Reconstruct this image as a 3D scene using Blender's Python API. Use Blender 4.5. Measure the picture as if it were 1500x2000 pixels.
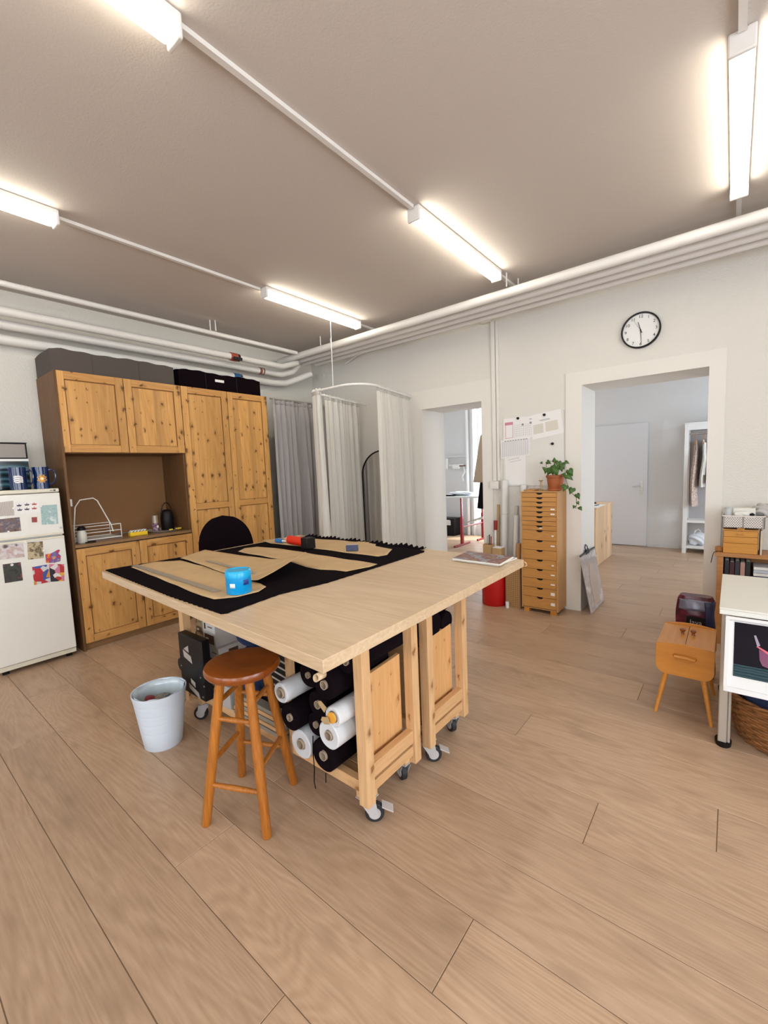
import bpy, bmesh, math, random
from math import sin, cos, pi, radians, hypot, atan2
from mathutils import Vector, Matrix
random.seed(7)
for o in list(bpy.data.objects): bpy.data.objects.remove(o)
S = bpy.context.scene
COL = S.collection

# ---------------------------------------------------------------- camera
FPX = 843.42
YAW, PITCH, ROLL = radians(39.010), radians(5.486), radians(-2.335)
EYE = Vector((0, 0, 1.40))
fw = Vector((-sin(YAW)*cos(PITCH), cos(YAW)*cos(PITCH), -sin(PITCH)))
r0 = Vector((cos(YAW), sin(YAW), 0)); u0 = r0.cross(fw)
rt = r0*cos(ROLL) + u0*sin(ROLL); up = -r0*sin(ROLL) + u0*cos(ROLL)
cam = bpy.data.cameras.new('camera'); co = bpy.data.objects.new('camera', cam); COL.objects.link(co)
m = Matrix.Identity(4)
for i in range(3):
    m[i][0] = rt[i]; m[i][1] = up[i]; m[i][2] = -fw[i]; m[i][3] = EYE[i]
co.matrix_world = m
cam.sensor_fit = 'HORIZONTAL'; cam.sensor_width = 36; cam.lens = 36*FPX/1500
cam.clip_start = .02; cam.clip_end = 100
S.camera = co
def at(ax, c, x, y):
    """point of the real plane (X, Y or Z = c) seen at photo position x, y"""
    d = fw*FPX + rt*(x-750) - up*(y-1000); i = 'XYZ'.index(ax)
    return EYE + d*((c-EYE[i])/d[i])

# ---------------------------------------------------------------- world, light, exposure
w = bpy.data.worlds.new('world'); S.world = w; w.use_nodes = True
w.node_tree.nodes['Background'].inputs[0].default_value = (.72, .86, 1, 1)
w.node_tree.nodes['Background'].inputs[1].default_value = 1.6
S.view_settings.view_transform = 'Standard'; S.view_settings.look = 'None'
S.view_settings.gamma = 1; S.view_settings.use_curve_mapping = False
S.view_settings.exposure = -0.04
TUBE_E = 17.0
def area(name, loc, rot, sx, sy, energy, col):
    l = bpy.data.lights.new(name, 'AREA'); l.shape = 'RECTANGLE'; l.size = sx; l.size_y = sy
    l.energy = energy; l.color = col
    o = bpy.data.objects.new(name, l); COL.objects.link(o); o.location = loc; o.rotation_euler = rot; return o
# daylight entering through the windows behind the camera and through those of the back room
for i, wx in enumerate((-3.0, -.9, 1.2)):
    area('window_daylight', (wx, -3.32, 1.65), (radians(90), 0, 0), 1.5, 1.8, (40, 60, 85)[i], (.90, .95, 1))
area('window_daylight', (-3.35, 8.30, 1.4), (radians(-90), 0, 0), 1.2, 2.3, 190, (.82, .91, 1))
for wy in (-.9, 1.2):  # unseen right-wall windows, added for brighter daylight from the right
    area('window_daylight', (2.56, wy, 1.65), (0, radians(90), 0), 1.8, 1.4, 105, (.90, .95, 1))
area('window_daylight', (1.42, 6.6, 1.5), (0, radians(90), 0), 1.8, 1.7, 85, (.80, .90, 1))
sl = bpy.data.lights.new('sun', 'SUN'); sl.energy = 5; sl.angle = radians(1); sl.color = (1, .95, .86)
so = bpy.data.objects.new('sun', sl); COL.objects.link(so)
so.rotation_euler = Vector((-.35, -.62, -1.25)).to_track_quat('-Z', 'Y').to_euler()

# ---------------------------------------------------------------- helpers
ORG = {}
def org(p):
    v = Vector((0, 0, 0))
    while p is not None:
        v += p.location; p = p.parent
    return v
def tag(o, label, cat=None, group=None, kind=None):
    if label: o['label'] = label
    if cat: o['category'] = cat
    if group: o['group'] = group
    if kind: o['kind'] = kind
    return o
def thing(name, label, cat, loc=(0, 0, 0), rz=0, group=None):
    o = bpy.data.objects.new(name, None); COL.objects.link(o); o.empty_display_size = .05
    o.location = loc; o.rotation_euler = (0, 0, rz)
    return tag(o, label, cat, group)
def dup(root, loc=None, rz=None, label=None):
    def rec(o, par):
        c = o.copy(); COL.objects.link(c); c.parent = par
        for ch in o.children: rec(ch, c)
        return c
    r = rec(root, None)
    if loc is not None: r.location = loc
    if rz is not None: r.rotation_euler = (0, 0, rz)
    if label: r['label'] = label
    return r
class MB:
    def __init__(s): s.v = []; s.f = []; s.sm = []
    def add(s, vs, fs, smooth=False):
        n = len(s.v); s.v += [Vector(a) for a in vs]; s.f += [tuple(n+i for i in f) for f in fs]
        s.sm += [smooth]*len(fs); return s
    def box(s, x0, x1, y0, y1, z0, z1, rz=0, piv=None):
        x0, x1 = min(x0, x1), max(x0, x1); y0, y1 = min(y0, y1), max(y0, y1); z0, z1 = min(z0, z1), max(z0, z1)
        vs = [Vector((x, y, z)) for z in (z0, z1) for (x, y) in ((x0, y0), (x1, y0), (x1, y1), (x0, y1))]
        if rz:
            c = Vector(piv) if piv else Vector(((x0+x1)/2, (y0+y1)/2, 0)); R = Matrix.Rotation(rz, 3, 'Z')
            vs = [R@(v-c)+c for v in vs]
        return s.add(vs, [(0, 3, 2, 1), (4, 5, 6, 7), (0, 1, 5, 4), (1, 2, 6, 5), (2, 3, 7, 6), (3, 0, 4, 7)])
    def hexa(s, vs):   # 4 bottom + 4 top
        return s.add(vs, [(0, 3, 2, 1), (4, 5, 6, 7), (0, 1, 5, 4), (1, 2, 6, 5), (2, 3, 7, 6), (3, 0, 4, 7)])
    def cyl(s, a, b, r, r2=None, n=20, caps=True):
        a = Vector(a); b = Vector(b); r2 = r if r2 is None else r2
        d = (b-a).normalized(); t = Vector((0, 0, 1)) if abs(d.z) < .9 else Vector((1, 0, 0))
        p = d.cross(t).normalized(); q = d.cross(p)
        A = [a+(p*cos(2*pi*i/n)+q*sin(2*pi*i/n))*r for i in range(n)]
        B = [b+(p*cos(2*pi*i/n)+q*sin(2*pi*i/n))*r2 for i in range(n)]
        s.add(A+B, [(i, n+i, n+(i+1) % n, (i+1) % n) for i in range(n)], True)
        if caps: s.add(A, [tuple(range(n))]); s.add(B, [tuple(reversed(range(n)))])
        return s
    def tube(s, pts, r, n=10, closed=False, caps=True):
        pts = [Vector(p) for p in pts]; N = len(pts); rings = []
        prev = None
        for i, p in enumerate(pts):
            if closed: d = pts[(i+1) % N]-pts[i-1]
            else: d = pts[min(i+1, N-1)]-pts[max(i-1, 0)]
            d = d.normalized()
            if prev is None:
                t = Vector((0, 0, 1)) if abs(d.z) < .9 else Vector((1, 0, 0)); u = d.cross(t).normalized()
            else:
                u = (prev-d*prev.dot(d))
                u = u.normalized() if u.length > 1e-6 else prev
            prev = u; q = d.cross(u); rr = r[i] if isinstance(r, (list, tuple)) else r
            rings.append([p+(u*cos(2*pi*k/n)+q*sin(2*pi*k/n))*rr for k in range(n)])
        vs = [v for g in rings for v in g]; fs = []
        for i in range(N if closed else N-1):
            j = (i+1) % N
            for k in range(n): fs.append((i*n+k, i*n+(k+1) % n, j*n+(k+1) % n, j*n+k))
        s.add(vs, fs, True)
        if caps and not closed: s.add(rings[0], [tuple(reversed(range(n)))]); s.add(rings[-1], [tuple(range(n))])
        return s
    def lathe(s, prof, c=(0, 0, 0), n=32, sx=1, sy=1, smooth=True):
        c = Vector(c); vs = []
        for (r, z) in prof:
            for k in range(n): vs.append(c+Vector((r*sx*cos(2*pi*k/n), r*sy*sin(2*pi*k/n), z)))
        fs = []
        for i in range(len(prof)-1):
            for k in range(n): fs.append((i*n+k, i*n+(k+1) % n, (i+1)*n+(k+1) % n, (i+1)*n+k))
        s.add(vs, fs, smooth)
        if prof[0][0] > 1e-5: s.add(vs[:n], [tuple(reversed(range(n)))])
        if prof[-1][0] > 1e-5: s.add(vs[-n:], [tuple(range(n))])
        return s
    def slab(s, pts, n, t):  # polygon pts extruded by t along n
        n = Vector(n).normalized(); A = [Vector(p) for p in pts]; B = [p+n*t for p in A]; k = len(A)
        s.add(A+B, [tuple(reversed(range(k))), tuple(range(k, 2*k))]+[(i, (i+1) % k, k+(i+1) % k, k+i) for i in range(k)])
        return s
    def grid(s, fn, nu, nv, smooth=True):
        vs = [fn(i/nu, j/nv) for j in range(nv+1) for i in range(nu+1)]; W = nu+1
        return s.add(vs, [(j*W+i, j*W+i+1, (j+1)*W+i+1, (j+1)*W+i) for j in range(nv) for i in range(nu)], smooth)
    def each(s, name, mat, parent=None, **k):
        """every separate piece becomes an object of its own"""
        key = lambda v: (round(v.x, 5), round(v.y, 5), round(v.z, 5)); P = {}
        def find(a):
            while P.setdefault(a, a) != a: a = P[a]
            return a
        for f in s.f:
            r = find(key(s.v[f[0]]))
            for i in f[1:]:
                q = find(key(s.v[i]))
                if q != r: P[q] = r
        G = {}
        for f, sm in zip(s.f, s.sm): G.setdefault(find(key(s.v[f[0]])), []).append((f, sm))
        out = []
        for fs in G.values():
            m2 = MB(); idx = {}
            for f, sm in fs:
                g = []
                for i in f:
                    if i not in idx: idx[i] = len(m2.v); m2.v.append(s.v[i])
                    g.append(idx[i])
                m2.f.append(tuple(g)); m2.sm.append(sm)
            out.append(m2.build(name, mat, parent, **k))
        return out
    def build(s, name, mat, parent=None, bevel=0, world=True, thick=0, seg=2, fix=True):
        o3 = org(parent) if (world and parent is not None) else Vector((0, 0, 0))
        me = bpy.data.meshes.new(name)
        me.from_pydata([tuple(v-o3) for v in s.v], [], s.f); me.update()
        for p, sm in zip(me.polygons, s.sm): p.use_smooth = sm
        bm = bmesh.new(); bm.from_mesh(me)
        bmesh.ops.remove_doubles(bm, verts=bm.verts, dist=1e-6)
        if fix: bmesh.ops.recalc_face_normals(bm, faces=bm.faces)
        bm.to_mesh(me); bm.free()
        for mt in (mat if isinstance(mat, (list, tuple)) else [mat]): me.materials.append(mt)
        try: me.set_sharp_from_angle(angle=radians(40))
        except Exception: pass
        o = bpy.data.objects.new(name, me); COL.objects.link(o)
        if parent is not None: o.parent = parent
        if thick:
            q = o.modifiers.new('solid', 'SOLIDIFY'); q.thickness = thick; q.offset = 0
        if bevel:
            q = o.modifiers.new('bevel', 'BEVEL'); q.width = bevel; q.segments = seg; q.limit_method = 'ANGLE'; q.angle_limit = radians(50)
        return o
def text_mb(mb, txt, origin, right, upv, size, depth=.0006, align='CENTER'):
    cu = bpy.data.curves.new('t', 'FONT'); cu.body = txt; cu.size = size; cu.align_x = align; cu.align_y = 'CENTER'; cu.extrude = depth
    ob = bpy.data.objects.new('t', cu); COL.objects.link(ob)
    dg = bpy.context.evaluated_depsgraph_get(); me = bpy.data.meshes.new_from_object(ob.evaluated_get(dg))
    R = Vector(right).normalized(); U = Vector(upv).normalized(); N = R.cross(U); O = Vector(origin)
    mb.add([O+R*v.co.x+U*v.co.y+N*v.co.z for v in me.vertices], [tuple(p.vertices) for p in me.polygons])
    bpy.data.objects.remove(ob); bpy.data.curves.remove(cu); bpy.data.meshes.remove(me)

# ---------------------------------------------------------------- materials
def mat(name, col, rough=.5, metal=0, bump=0, bscale=40, var=0, vscale=6, emit=0, coat=0, spec=None):
    m = bpy.data.materials.new(name); m.use_nodes = True; nt = m.node_tree; b = nt.nodes['Principled BSDF']
    c = (*col, 1)
    b.inputs['Base Color'].default_value = c; b.inputs['Roughness'].default_value = rough; b.inputs['Metallic'].default_value = metal
    if coat: b.inputs['Coat Weight'].default_value = coat; b.inputs['Coat Roughness'].default_value = .15
    if spec is not None: b.inputs['Specular IOR Level'].default_value = spec
    if emit: b.inputs['Emission Color'].default_value = c; b.inputs['Emission Strength'].default_value = emit
    if bump or var:
        tc = nt.nodes.new('ShaderNodeTexCoord')
    if bump:
        n = nt.nodes.new('ShaderNodeTexNoise'); n.inputs['Scale'].default_value = bscale; n.inputs['Detail'].default_value = 3
        nt.links.new(tc.outputs['Object'], n.inputs['Vector'])
        bp = nt.nodes.new('ShaderNodeBump'); bp.inputs['Strength'].default_value = bump; bp.inputs['Distance'].default_value = .004
        nt.links.new(n.outputs['Fac'], bp.inputs['Height']); nt.links.new(bp.outputs[0], b.inputs['Normal'])
    if var:
        n = nt.nodes.new('ShaderNodeTexNoise'); n.inputs['Scale'].default_value = vscale; n.inputs['Detail'].default_value = 4
        nt.links.new(tc.outputs['Object'], n.inputs['Vector'])
        r = nt.nodes.new('ShaderNodeValToRGB')
        r.color_ramp.elements[0].position = .3; r.color_ramp.elements[1].position = .7
        r.color_ramp.elements[0].color = (*[x*(1-var) for x in col], 1); r.color_ramp.elements[1].color = (*[min(1, x*(1+var)) for x in col], 1)
        nt.links.new(n.outputs['Fac'], r.inputs[0]); nt.links.new(r.outputs[0], b.inputs['Base Color'])
    return m
def wood(name, light, dark, axis='Z', scale=1.0, knots=0, knotcol=(.12, .05, .02), rough=.45, coat=0, fig=1.0, boards=0, boardaxis='Y', seedv=0.0, attr=False, kr_=.13, spec=.3, ringw=.11, finew=.60, finea=1.2):
    """grain runs along axis; knots: density of dark knots; boards: width of glued staves"""
    m = bpy.data.materials.new(name); m.use_nodes = True; nt = m.node_tree; N = nt.nodes; L = nt.links; b = N['Principled BSDF']
    b.inputs['Roughness'].default_value = rough; b.inputs['Specular IOR Level'].default_value = spec
    if coat: b.inputs['Coat Weight'].default_value = coat; b.inputs['Coat Roughness'].default_value = .2
    tc = N.new('ShaderNodeTexCoord'); geo = tc.outputs['Object']
    if attr:
        a = N.new('ShaderNodeUVMap'); a.uv_map = 'plank'; geo = a.outputs[0]
    ai = 'XYZ'.index(axis)
    def mapping(along, across, loc=(0, 0, 0)):
        mp = N.new('ShaderNodeMapping'); s = [across]*3; s[ai] = along
        mp.inputs['Scale'].default_value = s; mp.inputs['Location'].default_value = loc
        L.new(geo, mp.inputs['Vector']); return mp.outputs[0]
    def noise(vec, sc, det=4, dist=0):
        n = N.new('ShaderNodeTexNoise'); n.inputs['Scale'].default_value = sc; n.inputs['Detail'].default_value = det; n.inputs['Distortion'].default_value = dist
        L.new(vec, n.inputs['Vector']); return n.outputs['Fac']
    def mth(op, a, b_=None):
        n = N.new('ShaderNodeMath'); n.operation = op
        for i, v in enumerate((a, b_)):
            if v is None: continue
            if isinstance(v, (int, float)): n.inputs[i].default_value = v
            else: L.new(v, n.inputs[i])
        return n.outputs[0]
    fine = noise(mapping(finea*scale, 38*scale), 3, 5, .3)
    # cathedral figure: contour lines of a stretched low noise
    low = noise(mapping(.5*scale, 4.2*scale, (seedv, seedv, 0)), 1.0, 2, .6)
    rings = mth('SINE', mth('MULTIPLY', low, 110*fig)); rings = mth('MULTIPLY', mth('ADD', rings, 1), .5)
    med = noise(mapping(.5*scale, 3*scale, (3, 1, 2)), 1.3, 3)
    f = mth('ADD', mth('MULTIPLY', fine, finew), mth('ADD', mth('MULTIPLY', rings, ringw), mth('MULTIPLY', med, .45)))
    ramp = N.new('ShaderNodeValToRGB'); e = ramp.color_ramp.elements
    e[0].position = .32; e[1].position = .78; e[0].color = (*dark, 1); e[1].color = (*light, 1)
    L.new(f, ramp.inputs[0]); colour = ramp.outputs[0]
    if boards:
        sp = N.new('ShaderNodeSeparateXYZ'); L.new(geo, sp.inputs[0])
        q = mth('FLOOR', mth('DIVIDE', sp.outputs['XYZ'.index(boardaxis)], boards))
        wn = N.new('ShaderNodeTexWhiteNoise'); wn.noise_dimensions = '1D'; L.new(q, wn.inputs['W'])
        hs = N.new('ShaderNodeHueSaturation'); L.new(mth('ADD', mth('MULTIPLY', wn.outputs[0], .26), .87), hs.inputs['Value'])
        L.new(colour, hs.inputs['Color']); colour = hs.outputs[0]
    if knots:
        vo = N.new('ShaderNodeTexVoronoi'); vo.feature = 'F1'; vo.voronoi_dimensions = '2D'; vo.inputs['Scale'].default_value = knots; vo.inputs['Randomness'].default_value = 1
        mp = N.new('ShaderNodeMapping'); mp.inputs['Scale'].default_value = (1.3, .75, 1)
        s3 = N.new('ShaderNodeSeparateXYZ'); L.new(geo, s3.inputs[0]); oth = [i for i in range(3) if i != ai]
        c3 = N.new('ShaderNodeCombineXYZ'); L.new(mth('ADD', s3.outputs[oth[0]], s3.outputs[oth[1]]), c3.inputs[0]); L.new(s3.outputs[ai], c3.inputs[1])
        nz = N.new('ShaderNodeTexNoise'); nz.inputs['Scale'].default_value = 30; L.new(geo, nz.inputs['Vector'])
        mx = N.new('ShaderNodeMix'); mx.data_type = 'RGBA'; mx.blend_type = 'LINEAR_LIGHT'; mx.inputs[0].default_value = .02
        L.new(c3.outputs[0], mx.inputs[6]); L.new(nz.outputs['Color'], mx.inputs[7]); L.new(mx.outputs[2], mp.inputs['Vector'])
        L.new(mp.outputs[0], vo.inputs['Vector'])
        sz = N.new('ShaderNodeSeparateColor'); L.new(vo.outputs['Color'], sz.inputs[0])
        rad = mth('MULTIPLY', mth('POWER', sz.outputs[0], 1.7), kr_)
        rad = mth('ADD', rad, .015)
        k = mth('SUBTRACT', 1, mth('DIVIDE', vo.outputs['Distance'], rad))
        kr = N.new('ShaderNodeValToRGB'); kr.color_ramp.elements[0].position = 0; kr.color_ramp.elements[1].position = .5
        L.new(k, kr.inputs[0])
        halo = N.new('ShaderNodeMapRange'); halo.inputs[1].default_value = -1.2; halo.inputs[2].default_value = 0; halo.inputs[3].default_value = 0; halo.inputs[4].default_value = .45
        L.new(k, halo.inputs[0])
        h = N.new('ShaderNodeMix'); h.data_type = 'RGBA'; L.new(halo.outputs[0], h.inputs[0]); L.new(colour, h.inputs[6]); h.inputs[7].default_value = (*[x*.72 for x in dark], 1)
        c2 = N.new('ShaderNodeMix'); c2.data_type = 'RGBA'; L.new(mth('MULTIPLY', kr.outputs[0], .85), c2.inputs[0]); L.new(h.outputs[2], c2.inputs[6]); c2.inputs[7].default_value = (*knotcol, 1)
        colour = c2.outputs[2]
    if attr:
        # scattered faint knots with a darker heart, and soft darker clouds
        mp = N.new('ShaderNodeMapping'); mp.inputs['Scale'].default_value = (1.15, 3.3, 1); L.new(geo, mp.inputs[0])
        vo = N.new('ShaderNodeTexVoronoi'); vo.voronoi_dimensions = '2D'; vo.inputs['Scale'].default_value = 1.25; L.new(mp.outputs[0], vo.inputs['Vector'])
        mr = N.new('ShaderNodeMapRange'); mr.inputs[1].default_value = .0; mr.inputs[2].default_value = .12; mr.inputs[3].default_value = .42; mr.inputs[4].default_value = 0
        L.new(vo.outputs['Distance'], mr.inputs[0])
        cl = mth('MULTIPLY', mth('MAXIMUM', mth('SUBTRACT', noise(mapping(.9, 3.2, (9, 4, 0)), 1.6, 3, .5), .54), 0), 2.0)
        mxk = N.new('ShaderNodeMix'); mxk.data_type = 'RGBA'; L.new(mth('ADD', mr.outputs[0], cl), mxk.inputs[0]); L.new(colour, mxk.inputs[6]); mxk.inputs[7].default_value = (*[x*.72 for x in dark], 1)
        colour = mxk.outputs[2]
        at_ = N.new('ShaderNodeAttribute'); at_.attribute_name = 'tone'
        hs = N.new('ShaderNodeHueSaturation'); L.new(mth('ADD', mth('MULTIPLY', at_.outputs['Fac'], .16), .92), hs.inputs['Value'])
        L.new(colour, hs.inputs['Color']); colour = hs.outputs[0]
    L.new(colour, b.inputs['Base Color'])
    bp = N.new('ShaderNodeBump'); bp.inputs['Strength'].default_value = .12; bp.inputs['Distance'].default_value = .002
    L.new(fine, bp.inputs['Height']); L.new(bp.outputs[0], b.inputs['Normal'])
    return m
def pattern(name, cols, scale=14, kind='noise', rough=.5, axis=None, spec=.5):
    """blotchy printed picture: ramp of colours over a texture"""
    m = bpy.data.materials.new(name); m.use_nodes = True; nt = m.node_tree; b = nt.nodes['Principled BSDF']; b.inputs['Roughness'].default_value = rough; b.inputs['Specular IOR Level'].default_value = spec
    tc = nt.nodes.new('ShaderNodeTexCoord')
    if kind == 'noise': n = nt.nodes.new('ShaderNodeTexNoise'); n.inputs['Detail'].default_value = 5; out = 'Fac'
    elif kind == 'voronoi': n = nt.nodes.new('ShaderNodeTexVoronoi'); out = 'Color'
    else: n = nt.nodes.new('ShaderNodeTexWave'); n.inputs['Distortion'].default_value = 3; out = 'Fac'; n.bands_direction = kind[-1].upper()
    n.inputs['Scale'].default_value = scale; nt.links.new(tc.outputs['Object'], n.inputs['Vector'])
    src = n.outputs[out]
    if kind == 'voronoi':
        s = nt.nodes.new('ShaderNodeSeparateColor'); nt.links.new(src, s.inputs[0]); src = s.outputs[0]
    r = nt.nodes.new('ShaderNodeValToRGB'); cr = r.color_ramp
    cr.interpolation = 'CONSTANT' if kind == 'voronoi' else 'LINEAR'
    lo, hi = (.32, .68) if kind == 'noise' else (0, 1)
    while len(cr.elements) < len(cols): cr.elements.new(.5)
    for i, c in enumerate(cols):
        cr.elements[i].position = lo+(hi-lo)*i/max(1, len(cols)-(0 if kind == 'voronoi' else 1)); cr.elements[i].color = (*c, 1)
    nt.links.new(src, r.inputs[0]); nt.links.new(r.outputs[0], b.inputs['Base Color'])
    return m
def cloth(name, col, trans=.4, rough=.9, sheer=0):
    m = mat(name, col, rough, bump=.35, bscale=260); nt = m.node_tree; b = nt.nodes['Principled BSDF']
    t = nt.nodes.new('ShaderNodeBsdfTranslucent'); t.inputs[0].default_value = (*col, 1)
    mx = nt.nodes.new('ShaderNodeMixShader'); mx.inputs[0].default_value = trans
    out = [n for n in nt.nodes if n.type == 'OUTPUT_MATERIAL'][0]
    nt.links.new(b.outputs[0], mx.inputs[1]); nt.links.new(t.outputs[0], mx.inputs[2]); nt.links.new(mx.outputs[0], out.inputs[0])
    if sheer:
        tr = nt.nodes.new('ShaderNodeBsdfTransparent'); m3 = nt.nodes.new('ShaderNodeMixShader'); m3.inputs[0].default_value = sheer
        nt.links.new(mx.outputs[0], m3.inputs[1]); nt.links.new(tr.outputs[0], m3.inputs[2]); nt.links.new(m3.outputs[0], out.inputs[0])
    return m
def glass(name, tint=(1, 1, 1), refl=.12):
    m = bpy.data.materials.new(name); m.use_nodes = True; nt = m.node_tree; nt.nodes.remove(nt.nodes['Principled BSDF'])
    t = nt.nodes.new('ShaderNodeBsdfTransparent'); t.inputs[0].default_value = (*tint, 1)
    g = nt.nodes.new('ShaderNodeBsdfGlossy'); g.inputs['Roughness'].default_value = .05
    mx = nt.nodes.new('ShaderNodeMixShader'); mx.inputs[0].default_value = refl
    out = [n for n in nt.nodes if n.type == 'OUTPUT_MATERIAL'][0]
    nt.links.new(t.outputs[0], mx.inputs[1]); nt.links.new(g.outputs[0], mx.inputs[2]); nt.links.new(mx.outputs[0], out.inputs[0])
    return m

WALL = mat('woodchip_wall_paint', (.72, .695, .645), .85, bump=.9, bscale=75)
WALLB = mat('smooth_wall_paint', (.72, .72, .72), .85, bump=.4, bscale=60)
TRIM = mat('trim_paint', (.76, .73, .68), .5)
PIPEP = mat('pipe_paint', (.74, .71, .68), .45)
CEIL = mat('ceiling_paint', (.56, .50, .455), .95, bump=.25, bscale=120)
WHITE = mat('white_lacquer', (.82, .81, .79), .35)
WHITEP = mat('white_plastic', (.78, .80, .82), .35)
FRIDGE = mat('fridge_enamel', (.79, .775, .725), .3, coat=.3)
FRIDGE2 = mat('fridge_trim', (.72, .68, .56), .4)
BLACK = mat('black_plastic', (.007, .005, .006), .45, spec=.25)
BLACKF = mat('black_fabric', (.006, .003, .0045), 1, bump=.4, bscale=200, spec=.05)
DARK = mat('dark_grey', (.05, .045, .05), .6)
STEEL = mat('steel', (.62, .60, .57), .3, 1)
CHROME = mat('zinc', (.62, .62, .64), .35, .35)
GREYSTEEL = mat('brushed_lid', (.27, .24, .22), .45, .3)
PAPER = mat('paper', (.82, .81, .80), .8)
PAPERB = mat('ivory_paper', (.78, .76, .70), .8)
KRAFT = mat('kraft_paper', (.53, .36, .185), .8, var=.08, vscale=9)
CARD = mat('cardboard', (.45, .29, .14), .85, var=.08)
RED = mat('red_plastic', (.50, .006, .006), .4)
REDM = mat('red_steel', (.32, .015, .02), .4)
BLUE = mat('blue_tin', (.0, .30, .66), .35)
TERRA = mat('terracotta', (.38, .105, .03), .6, var=.1)
LEAF = mat('ivy_leaf', (.055, .13, .02), .45, var=.35, vscale=18)
STEM = mat('ivy_stem', (.13, .10, .05), .7)
YEL = mat('yellow_plastic', (.85, .55, .02), .4)
ORANGE = mat('orange_label', (.80, .38, .04), .6)
RUBBER = mat('rubber', (.018, .018, .022), .6)
CORE = mat('cardboard_core', (.42, .33, .24), .8)
PINE = wood('knotty_pine', (.66, .365, .125), (.45, .215, .060), 'Z', 1, kr_=.19, knots=9.5, knotcol=(.085, .03, .012), rough=.4, fig=.8, boards=.062)
PINEH = wood('knotty_pine_rail', (.62, .335, .112), (.43, .20, .055), 'Y', 1, kr_=.15, knots=8, knotcol=(.085, .03, .012), rough=.4, fig=.8)
WALNUT = wood('brown_laminate', (.190, .098, .042), (.105, .050, .020), 'Z', 1, rough=.5, spec=.2)
MOULD = mat('shade_stain_moulding', (.22, .095, .028), .5, spec=.2)  # darker strip colour carries the panel recess shade along with edge stain
WALNUTY = wood('brown_laminate_top', (.31, .18, .085), (.19, .10, .042), 'Y', 1, rough=.35)
BACKP = mat('brown_back_panel', (.235, .120, .052), .6, spec=.15)
SPRUCE = wood('spruce', (.74, .48, .255), (.58, .33, .15), 'Z', 1.2, knots=5, knotcol=(.25, .10, .03), rough=.6)
SPRUCEX = wood('spruce_rail_x', (.72, .45, .23), (.56, .31, .135), 'X', 1.2, knots=5, knotcol=(.25, .10, .03), rough=.6)
SPRUCEY = wood('spruce_rail_y', (.72, .45, .23), (.56, .31, .135), 'Y', 1.2, knots=5, knotcol=(.25, .10, .03), rough=.6)
SPRUCEP = wood('spruce_panel', (.76, .44, .19), (.62, .32, .12), 'Z', 1, knots=9, knotcol=(.30, .11, .03), rough=.6)
OAKTOP = wood('light_oak_laminate', (.66, .50, .335), (.49, .345, .205), 'X', 1.0, rough=.38, fig=.9)
STOOLW = wood('stool_varnished_pine', (.30, .075, .008), (.17, .036, .004), 'X', 1.5, rough=.3, coat=.5)
STOOLL = wood('stool_leg_pine', (.48, .170, .022), (.27, .075, .008), 'Z', 1.5, rough=.32, coat=.5)
BEECH = wood('drawer_beech', (.57, .285, .085), (.43, .19, .05), 'X', 1.6, rough=.45)
BEECHZ = wood('drawer_carcass', (.56, .31, .12), (.43, .22, .08), 'Z', 1.6, rough=.5)
SEWW = wood('sewing_box_wood', (.64, .265, .045), (.50, .185, .026), 'X', 1.0, rough=.35, coat=.3, fig=.5)
SEWWY = wood('sewing_box_lid_wood', (.62, .275, .065), (.50, .20, .04), 'Y', 1.0, rough=.35, coat=.3, fig=.5)
FLOORM = wood('oak_laminate_floor', (.515, .355, .238), (.372, .240, .150), 'X', .9, knots=0, rough=.34, fig=1.5, attr=True, ringw=.15, finew=.62, finea=3.5)

# ---------------------------------------------------------------- the setting
H = 2.98
XL, XR, YB, YD, YD2, YF = -4.65, 2.4, -3.2, 4.25, 4.72, 8.05
BX0, BX1 = -5.3, 1.3
def struct(name, mb, m, **k):
    o = mb.build(name, m, **k); o['kind'] = 'structure'; return o
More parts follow.
